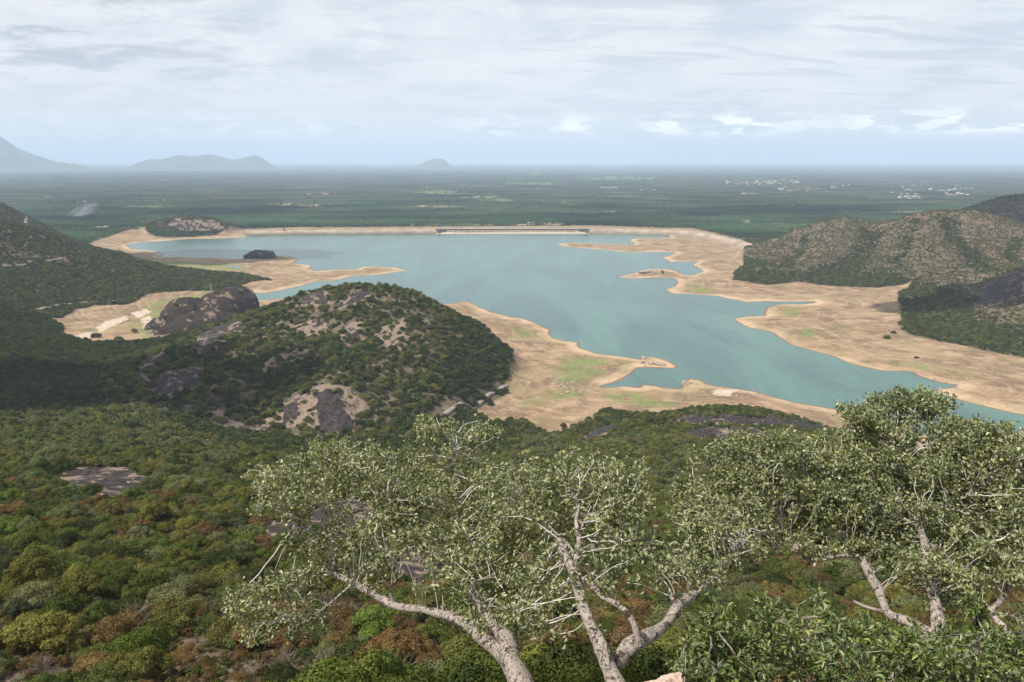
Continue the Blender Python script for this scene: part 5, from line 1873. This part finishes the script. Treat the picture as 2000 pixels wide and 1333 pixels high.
def build_foreground():
    A = [
     [(1085,1500,7.6,.30),(1045,1400,7.9,.27),(1015,1330,8.2,.235),(990,1280,8.5,.20)],
     [(1005,1310,8.3,.15),(960,1262,8.7,.135),(915,1222,9.1,.115),(880,1203,9.4,.10),(830,1195,9.8,.088),(770,1180,10.2,.085),(705,1148,10.6,.075),(665,1128,10.9,.068),(648,1120,11,.055)],
     [(648,1122,11,.045),(655,1085,11.2,.05),(650,1055,11.4,.052),(636,1050,11.5,.048)],
     [(636,1050,11.5,.045),(605,1035,11.6,.04),(578,1022,11.7,.034),(566,1000,11.8,.026),(565,985,11.9,.02)],
     [(636,1052,11.5,.045),(652,1028,11.6,.042),(680,1005,11.8,.036),(708,997,12,.026)],
     [(652,1028,11.6,.03),(628,990,11.9,.028),(600,982,12,.02),(577,984,12,.016),(548,965,12,.012)],
     [(628,990,11.9,.022),(640,965,12.1,.02),(655,935,12.3,.02),(663,912,12.5,.025),(652,905,12.6,.03)],
     [(1000,1295,8.4,.17),(985,1240,8.8,.15),(955,1208,9.2,.12),(925,1165,9.7,.08),(905,1138,10,.065),(870,1112,10.4,.055),(835,1098,10.7,.05),(802,1093,10.9,.035)],
     [(852,1105,10.5,.03),(858,1088,10.7,.026),(872,1062,10.9,.018),(865,1035,11.1,.012)],
     [(955,1208,9.2,.05),(925,1172,9.4,.032),(921,1146,9.4,.03),(932,1134,9.5,.026),(960,1126,9.6,.02),(995,1130,9.7,.014),(1030,1150,9.7,.008)],
     [(935,1180,9.6,.05),(925,1110,10.2,.04),(915,1060,10.8,.032),(903,1020,11.2,.025),(888,955,11.8,.018),(890,915,12.2,.015),(893,882,12.5,.011)],
     [(770,1180,10.2,.03),(760,1150,10.3,.022),(790,1120,10.6,.018),(765,1090,10.9,.014)],
     [(690,1140,10.7,.032),(640,1185,10.6,.028),(600,1205,10.5,.02),(565,1215,10.5,.014)],
     [(720,1155,10.5,.03),(688,1128,10.8,.028),(700,1118,10.9,.02)],
     [(905,1020,11.2,.018),(840,990,11.6,.014),(770,960,12,.013),(735,968,12,.01)],
    ]
    build_tree('gnarled_fig_tree', 'big gnarled fig with grey trunk leaning left out of the bottom edge', A, [
      ([(495,945),(530,900),(590,875),(650,862),(720,870),(780,885),(830,890),(840,960),(800,1020),(720,1020),(640,1000),(560,1010),(500,985)], .33, 11.0, 12.6, 870, 1010),
      ([(818,845),(860,828),(905,822),(960,850),(985,885),(960,930),(905,925),(860,900)], .07, 12.3, 12.8, 830, 930),
      ([(800,950),(880,930),(980,930),(1000,1000),(990,1090),(900,1110),(800,1080),(740,1090),(720,1040)], .30, 10.2, 12.0, 930, 1100),
      ([(470,1175),(500,1150),(540,1120),(600,1150),(650,1160),(620,1215),(560,1228),(500,1225)], .10, 10.3, 10.8, 1120, 1220),
      ([(560,1050),(640,1010),(760,1030),(800,1090),(760,1140),(660,1120),(600,1110)], .12, 10.8, 11.6, 1010, 1130),
      ([(880,1120),(1000,1110),(1040,1160),(1000,1210),(920,1200)], .08, 9.2, 10.0, 1110, 1210)],
      130, 40, 24000, .060, LEAF_FIG, 11, rs=.62, kill=.13)
    B = [
     [(1262,1440,7.2,.16),(1215,1350,7.6,.135),(1180,1280,7.9,.120),(1150,1220,8.2,.105),(1133,1165,8.5,.095),(1118,1120,8.8,.082),(1103,1085,9.1,.072),(1092,1055,9.3,.062)],
     [(1118,1122,8.8,.055),(1124,1085,9.1,.05),(1134,1050,9.4,.045),(1128,1015,9.7,.038),(1130,985,10.0,.03),(1105,950,10.4,.018)],
     [(1205,1300,8.1,.12),(1225,1268,8.2,.14),(1262,1246,8.3,.12),(1298,1222,8.6,.092),(1325,1185,8.9,.095),(1368,1152,9.4,.075),(1405,1112,9.9,.062),(1440,1066,10.5,.055),(1478,1048,11,.04),(1520,1030,11.5,.025)],
     [(1247,1262,7.9,.055),(1238,1222,8.0,.052),(1212,1186,8.2,.048),(1180,1166,8.4,.042),(1155,1140,8.6,.035),(1128,1125,8.8,.03)],
     [(1325,1185,8.9,.05),(1312,1168,9,.04),(1318,1160,9,.035)],
     [(1134,1052,9.4,.028),(1160,1048,9.6,.024),(1195,1052,9.8,.02),(1215,1060,9.9,.014)],
     [(1134,1035,9.5,.025),(1150,1000,9.9,.024),(1185,998,10.2,.02),(1205,985,10.4,.012)],
     [(1380,1140,9.5,.03),(1330,1120,9.9,.02),(1325,1100,10.1,.016),(1355,1090,10.3,.012)],
     [(1200,1052,9.8,.014),(1240,1056,9.9,.012),(1262,1070,10,.009)],
     [(1124,1085,9.1,.022),(1080,1030,9.8,.018),(1040,990,10.3,.014),(1010,960,10.7,.01)],
    ]
    build_tree('gnarled_fig_tree', 'fig with two diverging grey limbs growing from the bottom middle', B, [
      ([(960,940),(1010,895),(1070,880),(1140,890),(1200,912),(1255,955),(1268,1010),(1230,1045),(1120,1060),(1000,1050)], .52, 9.6, 11.2, 880, 1060),
      ([(1020,1060),(1100,1060),(1240,1050),(1225,1120),(1170,1150),(1090,1130),(1030,1140)], .18, 8.9, 9.6, 1050, 1150),
      ([(1290,1040),(1340,990),(1420,970),(1500,1000),(1500,1060),(1440,1090),(1370,1130),(1290,1145),(1270,1090)], .24, 9.8, 11.3, 970, 1140),
      ([(1000,1180),(1060,1150),(1110,1200),(1080,1260),(1020,1250)], .06, 8.6, 9.0, 1150, 1260)],
      88, 40, 15000, .060, LEAF_FIG, 23, rs=.68, kill=.13)
    C = [
     [(1862,1320,9.2,.17),(1848,1262,9.6,.15),(1836,1225,9.8,.12),(1828,1190,10,.105),(1816,1145,10.4,.10),(1812,1110,10.7,.095),(1806,1060,11.1,.08),(1790,1010,11.5,.06)],
     [(1846,1258,9.6,.11),(1812,1236,9.8,.10),(1772,1212,10,.085),(1738,1198,10.2,.075),(1712,1152,10.6,.085),(1694,1112,11,.08),(1684,1085,11.2,.07),(1696,1040,11.6,.06),(1712,1005,12,.055),(1745,962,12.5,.05),(1780,938,12.9,.045),(1796,916,13.1,.035)],
     [(1684,1088,11.2,.05),(1650,1086,11.3,.045),(1605,1092,11.3,.045),(1570,1085,11.4,.05),(1540,1062,11.6,.035),(1505,1048,11.8,.03),(1480,1020,12,.025),(1445,1005,12.2,.018),(1400,1000,12.3,.013)],
     [(1560,1075,11.5,.035),(1530,1030,11.9,.03),(1495,1000,12.2,.024),(1483,985,12.3,.018)],
     [(1796,918,13.1,.028),(1785,893,13.3,.022),(1760,865,13.5,.016),(1735,850,13.6,.011)],
     [(1796,918,13.1,.028),(1815,880,13.4,.024),(1815,835,13.8,.018),(1818,810,14,.012)],
     [(1800,912,13.1,.02),(1850,895,13.3,.016),(1855,870,13.5,.012),(1852,855,13.6,.009)],
     [(1790,900,13.2,.022),(1825,865,13.5,.018),(1870,848,13.8,.013),(1915,842,14,.009)],
     [(1975,1290,9.4,.09),(1972,1236,9.8,.07),(1950,1212,10,.06),(1934,1192,10.2,.05),(1905,1172,10.4,.042),(1868,1162,10.6,.03),(1832,1152,10.8,.026),(1815,1140,10.9,.015)],
     [(1936,1194,10.2,.05),(1960,1168,10.4,.05),(1972,1140,10.6,.042),(1968,1105,10.9,.032),(1948,1080,11.2,.024),(1940,1050,11.5,.018)],
     [(1940,1200,10.1,.04),(1975,1202,10.1,.035),(2010,1212,10.1,.03)],
     [(1738,1198,10.2,.04),(1700,1188,10.3,.035),(1668,1175,10.5,.025)],
     [(1712,1005,12,.035),(1750,1000,12,.025),(1762,985,12.2,.018),(1748,925,12.7,.03),(1748,875,13.2,.02)],
     [(1806,1060,11.1,.045),(1842,1080,11,.04),(1870,1120,10.8,.03),(1880,1150,10.7,.02)],
     [(1790,1010,11.5,.035),(1850,985,11.9,.028),(1900,960,12.3,.02),(1960,930,12.6,.014)],
     [(1684,1085,11.2,.035),(1640,1030,11.8,.028),(1600,980,12.3,.022),(1570,930,12.8,.016)],
    ]
    build_tree('gnarled_fig_tree', 'widest fig, its crown rising over the lake channel at the right edge', C, [
      ([(1625,850),(1660,810),(1720,780),(1780,768),(1830,782),(1870,800),(1900,870),(1850,920),(1740,930),(1650,900)], .17, 12.6, 13.9, 770, 930),
      ([(1880,820),(1940,832),(2000,845),(2080,860),(2080,1000),(1950,1000),(1880,940)], .17, 11.8, 13.2, 830, 1000),
      ([(1345,960),(1380,895),(1430,852),(1500,865),(1560,872),(1640,860),(1680,930),(1640,1000),(1540,1010),(1440,990),(1370,1010)], .25, 11.8, 13.0, 855, 1010),
      ([(1520,1000),(1640,960),(1760,950),(1860,960),(1830,1060),(1760,1090),(1650,1075),(1560,1070)], .17, 11.2, 12.4, 960, 1090),
      ([(1850,980),(1950,980),(2080,980),(2080,1130),(1980,1120),(1880,1110)], .13, 10.8, 12.0, 980, 1130),
      ([(1590,880),(1680,860),(1760,900),(1860,900),(1860,990),(1700,1000),(1600,980)], .12, 11.6, 12.8, 860, 1000),
      ([(1340,1000),(1440,1000),(1520,1040),(1480,1075),(1400,1080),(1350,1060)], .06, 11.6, 12.2, 1000, 1080),
      ([(1740,1090),(1850,1080),(1900,1130),(1860,1170),(1780,1130)], .06, 10.4, 10.9, 1080, 1170)],
      265, 40, 66000, .062, LEAF_FIG, 37, rs=.78, kill=.13)
    build_tree('golden_leaved_tree', 'fig crown with yellower leaves behind the widest fig near the right edge', [
      [(2080,1330,12.0,.14),(2040,1200,12.8,.11),(2000,1080,13.5,.08),(1950,980,14.2,.06),(1915,915,14.8,.04)],
      [(2000,1080,13.5,.05),(1940,1040,13.8,.035),(1890,990,14.1,.022)]], [
      ([(1860,900),(1920,870),(2000,880),(2090,900),(2090,1100),(1960,1090),(1880,1020)], 1.0, 13.4, 14.9, 880, 1090)],
      36, 46, 9000, .078, LEAF_GOLD, 51)
    # long-leaved shrubs filling the lower right corner
    S = [  # base px, top polygon, distance
     (1360, 5.6, [(1300,1290),(1350,1240),(1410,1200),(1470,1170),(1500,1210),(1480,1330),(1300,1330)], 'long-leaved shrub nearest the pink boulder'),
     (1540, 5.4, [(1460,1220),(1510,1165),(1590,1130),(1640,1180),(1640,1260),(1560,1340),(1460,1330)], 'long-leaved shrub in the lower right, tallest of its row, left of the pale stems'),
     (1700, 5.0, [(1600,1270),(1640,1235),(1720,1225),(1800,1250),(1820,1290),(1760,1350),(1620,1350)], 'long-leaved shrub with pale bare stems below the right fig trunk'),
     (1880, 5.2, [(1780,1270),(1850,1230),(1900,1175),(1960,1240),(1960,1320),(1880,1350),(1790,1350)], 'long-leaved shrub before the widest fig, topped by one thin upright shoot'),
     (2010, 5.5, [(1930,1230),(1990,1170),(2070,1160),(2080,1350),(1950,1350)], 'long-leaved shrub cut by the bottom right corner'),
    ]
    for k, (bx, Y, poly, lab) in enumerate(S):
        L = []
        R = np.random.default_rng(400 + k)
        c = np.mean(poly, 0)
        for j in range(6):
            t = poly_sample(poly, 1, R)[0]
            b = (bx + R.uniform(-20, 20), 1500, Y - .15, .022)
            mid = (lerp(bx, t[0], .5) + R.uniform(-18, 18), lerp(1500, t[1], .5), Y + R.uniform(-.1, .1), .014)
            L.append([b, mid, (t[0], t[1], Y + .25 + R.uniform(-.2, .3), .006)])
        build_tree('shrub', lab, L, [(poly, 1.0, Y, Y + .5, min(p[1] for p in poly), 1340)], 21, 20, 2600, .058, LEAF_SHRUB, 500 + k, cat='shrub', slim=.40, padsize=.17,
                   twig=BARK, rs=.62, wob=.006, kill=.06, step=.04, limb_step=.05, upb=.7, spread=.018, minr=.0028)
    # leafy understory behind the trunks
    U = [(700, 22, 2.2), (770, 17, 1.7), (850, 20, 2.3), (905, 15, 1.6), (960, 24, 2.8), (1040, 14, 1.9), (1100, 19, 2.5), (1150, 26, 3.0), (1175, 12, 1.5), (1265, 15, 2.0), (1300, 22, 2.8), (1370, 17, 2.0),
         (1420, 26, 2.8), (1480, 13, 1.6), (1560, 19, 2.1), (1640, 14, 1.7), (1720, 21, 2.3), (1800, 15, 1.8), (1890, 20, 2.2), (1960, 14, 1.9), (2020, 18, 2.3), (620, 30, 2.4), (1010, 32, 3.2), (1230, 34, 3.2)]
    R = np.random.default_rng(8)
    fine = []
    for k in range(4):
        V, q, lf = crown_arrays(700 + k, 15000, .021, lobes=20, flat=.95, spread=.72, loose=.22)
        me = mesh_np('crown', V, q, {'leaf': ('FLOAT', lf)}, smooth=False); me.materials.append(M_LEAF_O); fine.append(me)
    names = ['behind the leaning fig trunk', 'between the two middle figs', 'behind the long-leaved shrubs']
    ordn = ['first', 'second', 'third', 'fourth', 'fifth', 'sixth', 'seventh', 'eighth', 'ninth', 'tenth', 'eleventh', 'twelfth', 'thirteenth', 'fourteenth']
    cnt = {}
    for k, (px, Y, s) in enumerate(sorted(U)):
        x = (px - 1000) / F * Y / .86
        z = float(height(np.array([x]), np.array([float(Y)]))[0])
        hgt = s * R.uniform(1.1, 1.5)
        o = empty('understory_tree', (x, Y, z))
        g = 0 if px < 1000 else 1 if px < 1280 else 2
        cnt[g] = cnt.get(g, 0) + 1
        tag(o, 'dark green small-leaved bush %s, %s of its row from the left' % (names[g], ordn[cnt[g] - 1]), 'bush', 'bushes under the figs')
        o.rotation_euler = (0, 0, R.uniform(0, 6)); o.scale = (s, s, hgt)
        c = link('crown', fine[k % 4], parent=o)
        t = PAL[R.choice([0, 1, 1, 6])] * R.uniform(.8, 1.1); c.color = (*t, 1)
        link('trunk', trunk_me[k % 3], parent=o)
    # boulder at the very front
    o = link('boulder', rock_mesh(77, GRAN_NEAR, 5, .9, .22)); p = at_y(1297, 1345, 5.4)
    o.location = (p[0], p[1], p[2] - .09); o.scale = (.20, .22, .30); o.rotation_euler = (.2, .1, .7)
    tag(o, 'pinkish angular boulder cut by the bottom edge beside the middle trunk', 'boulder')


def build_meadow_trees():
    R = np.random.default_rng(61)
    for px, py, s, col, lab in ((187, 659, 9.5, 0, 'dark spreading tree alone by the stony stream bed in the dry meadow'), (232, 664, 8, 1, 'green tree at the near edge of the dry meadow'), (263, 650, 7, 3, 'thin pale tree on the meadow before the rock dome'),
                           (1101, 838, 5.5, 0, 'small dark tree alone at the tip of the tan inlet below the near shore'), (1732, 662, 7, 1, 'left clump-like tree alone on the right flat'), (1745, 652, 5, 0, 'smaller tree beside the lone clump on the right flat'),
                           (1790, 700, 4, 0, 'bush dot on the dry flat before the right hill woods'), (960, 792, 5, 0, 'round bush on the tan flat just below the road'), (988, 768, 6, 0, 'dark tree at the right foot of the central hill')):
        p = hit(px, py)[0]
        o = empty('lone_tree', tuple(p)); o.scale = (s, s, s * 1.1); o.rotation_euler = (0, 0, R.uniform(0, 6))
        tag(o, lab, 'tree')
        k = int(R.integers(0, 5))
        c = link('crown', near_me[k], parent=o); c.color = (*(PAL[col]), 1)
        link('trunk', trunk_me[k % 3], parent=o)
    # shrubs growing in the clefts of the dome
    for j, (px, Y, s) in enumerate(sorted([(385, 1500, 7), (398, 1490, 6), (430, 1470, 5), (455, 1500, 6), (320, 1432, 6), (372, 1400, 5), (470, 1530, 7), (410, 1390, 4), (345, 1450, 6), (358, 1470, 7), (440, 1530, 6), (425, 1500, 7), (330, 1410, 5), (392, 1440, 6), (465, 1500, 5), (375, 1520, 7), (448, 1450, 5), (418, 1440, 6)])):
        x = at_y(px, 600, Y)[0]; z = float(dome_h(np.array([x]), np.array([float(Y)]))[0])
        o = empty('dome_shrub', (x, Y, z - .5)); o.scale = (s, s, s * .9)
        tag(o, 'dark green bush in a cleft of the huge rock dome, %s from the left' % ORDN[j], 'bush', 'bushes on the rock dome')
        c = link('crown', near_me[j % 5], parent=o); c.color = (*(PAL[j % 2]), 1)


build_domes()
build_boulders()
build_meadow_trees()
build_foreground()


def build_smoke():
    import bmesh
    bm = bmesh.new(); bmesh.ops.create_icosphere(bm, subdivisions=3, radius=1); me = bpy.data.meshes.new('smoke'); bm.to_mesh(me); bm.free()
    m, w, out = material('smoke')
    P = w.n('ShaderNodeTexCoord').outputs['Object']
    ln = w.n('ShaderNodeVectorMath', operation='LENGTH'); w.l(P, ln.inputs[0])
    fall = w.math('SUBTRACT', 1.0, w.ramp(ln.outputs['Value'], .15, .95))
    n = w.ramp(w.noise(w.mapping(P, (1.2, 1.2, 2)), 1.7, 4, .6, .5), .42, .62)
    v = w.n('ShaderNodeVolumePrincipled'); v.inputs['Color'].default_value = (.95, .96, 1, 1)
    w.l(w.math('MULTIPLY', w.math('MULTIPLY', fall, n), .030), v.inputs['Density'])
    w.l(v.outputs[0], out.inputs['Volume'])
    o = link('smoke', me, m); p = at_y(163, 412, 4300)
    o.location = p; o.scale = (120, 60, 42); o.rotation_euler = (0, -.45, 0)
    tag(o, kind='stuff')


def build_shade_clouds():
    """unseen clouds added high above and beside the view to lay shade on the land"""
    m, w, out = material('added_shade_cloud')
    d = w.n('ShaderNodeBsdfDiffuse'); d.inputs[0].default_value = (.9, .9, .92, 1)
    t = w.n('ShaderNodeBsdfTranslucent'); t.inputs[0].default_value = (.9, .9, .92, 1)
    tr = w.n('ShaderNodeBsdfTransparent')
    a = w.n('ShaderNodeMixShader', i_0=.5); w.l(d.outputs[0], a.inputs[1]); w.l(t.outputs[0], a.inputs[2])
    b = w.n('ShaderNodeMixShader', i_0=.78); w.l(tr.outputs[0], b.inputs[1]); w.l(a.outputs[0], b.inputs[2]); w.l(b.outputs[0], out.inputs[0])
    for k, (tx, ty, sx, sy) in enumerate(((-520, 880, 300, 190), (1010, 1640, 300, 130), (-1000, 2550, 380, 230), (1700, 5000, 900, 380), (-1900, 4700, 800, 260), (2050, 3450, 420, 260))):  # added clouds, each set along the sun direction to shade a chosen spot
        z = 1400.0
        me = rock_mesh(900 + k, m, 5, .22, .9)
        o = link('added_shade_cloud', me); q = z / sun_dir[2]
        o.location = (tx + sun_dir[0] * q, ty + sun_dir[1] * q, z + 60); o.scale = (sx, sy, 150); o.rotation_euler = (0, 0, .2 * k)
        tag(o, kind='structure')


def build_small():
    # lattice pylon on the rock dome
    p = at_y(415, 600, 1500); z0 = float(dome_h(np.array([p[0]]), np.array([p[1]]))[0])
    root = empty('power_pylon', (float(p[0]), float(p[1]), z0 - .5)); tag(root, 'slim grey lattice power pylon standing on the huge rock dome', 'pylon')
    hgt = 24.0
    for sx, sy in ((1, 1), (1, -1), (-1, 1), (-1, -1)):
        V, q = tubes([(np.array([[sx * 2.2, sy * 2.2, 0], [sx * .8, sy * .8, hgt * .7], [0, 0, hgt]]), [.16, .13, .08])], 5); link('leg', mesh_np('leg', V, q), CONC, root)
    br = []
    for k in range(6):
        z = hgt * .11 * k; z2 = hgt * .11 * (k + 1); w1 = lerp(2.2, .8, min(z / (hgt * .7), 1)); w2 = lerp(2.2, .8, min(z2 / (hgt * .7), 1))
        for a, b in (((-w1, -w1), (w2, -w2)), ((w1, w1), (-w2, w2)), ((w1, -w1), (w2, w2)), ((-w1, w1), (-w2, -w2))):
            br.append((np.array([[a[0], a[1], z], [b[0], b[1], z2]]), [.08, .08]))
    V, q = tubes(br, 4); link('bracing', mesh_np('bracing', V, q), CONC, root)
    for z, w_ in ((hgt * .72, 5.0), (hgt * .82, 4.2), (hgt * .92, 3.4)):
        V, q = tubes([(np.array([[-w_, 0, z], [0, 0, z + .5], [w_, 0, z]]), [.09, .16, .09])], 5); link('crossarm', mesh_np('crossarm', V, q), CONC, root)
    # shallow pool on the left flat
    P = at_z(*np.array([(446,519),(456,516.5),(470,516),(485,517),(484,520),(472,521),(464,524),(450,523)], float).T, 1.9)
    c = P.mean(0); V = np.vstack([P, c[None]]); n = len(P)
    pm = bpy.data.meshes.new('pond'); pm.from_pydata([tuple(v) for v in V], [], [(i, (i + 1) % n, n) for i in range(n)])
    po = link('pond', pm, bpy.data.materials['water']); tag(po, kind='structure')


build_small()
build_smoke()
build_shade_clouds()
build_haze()
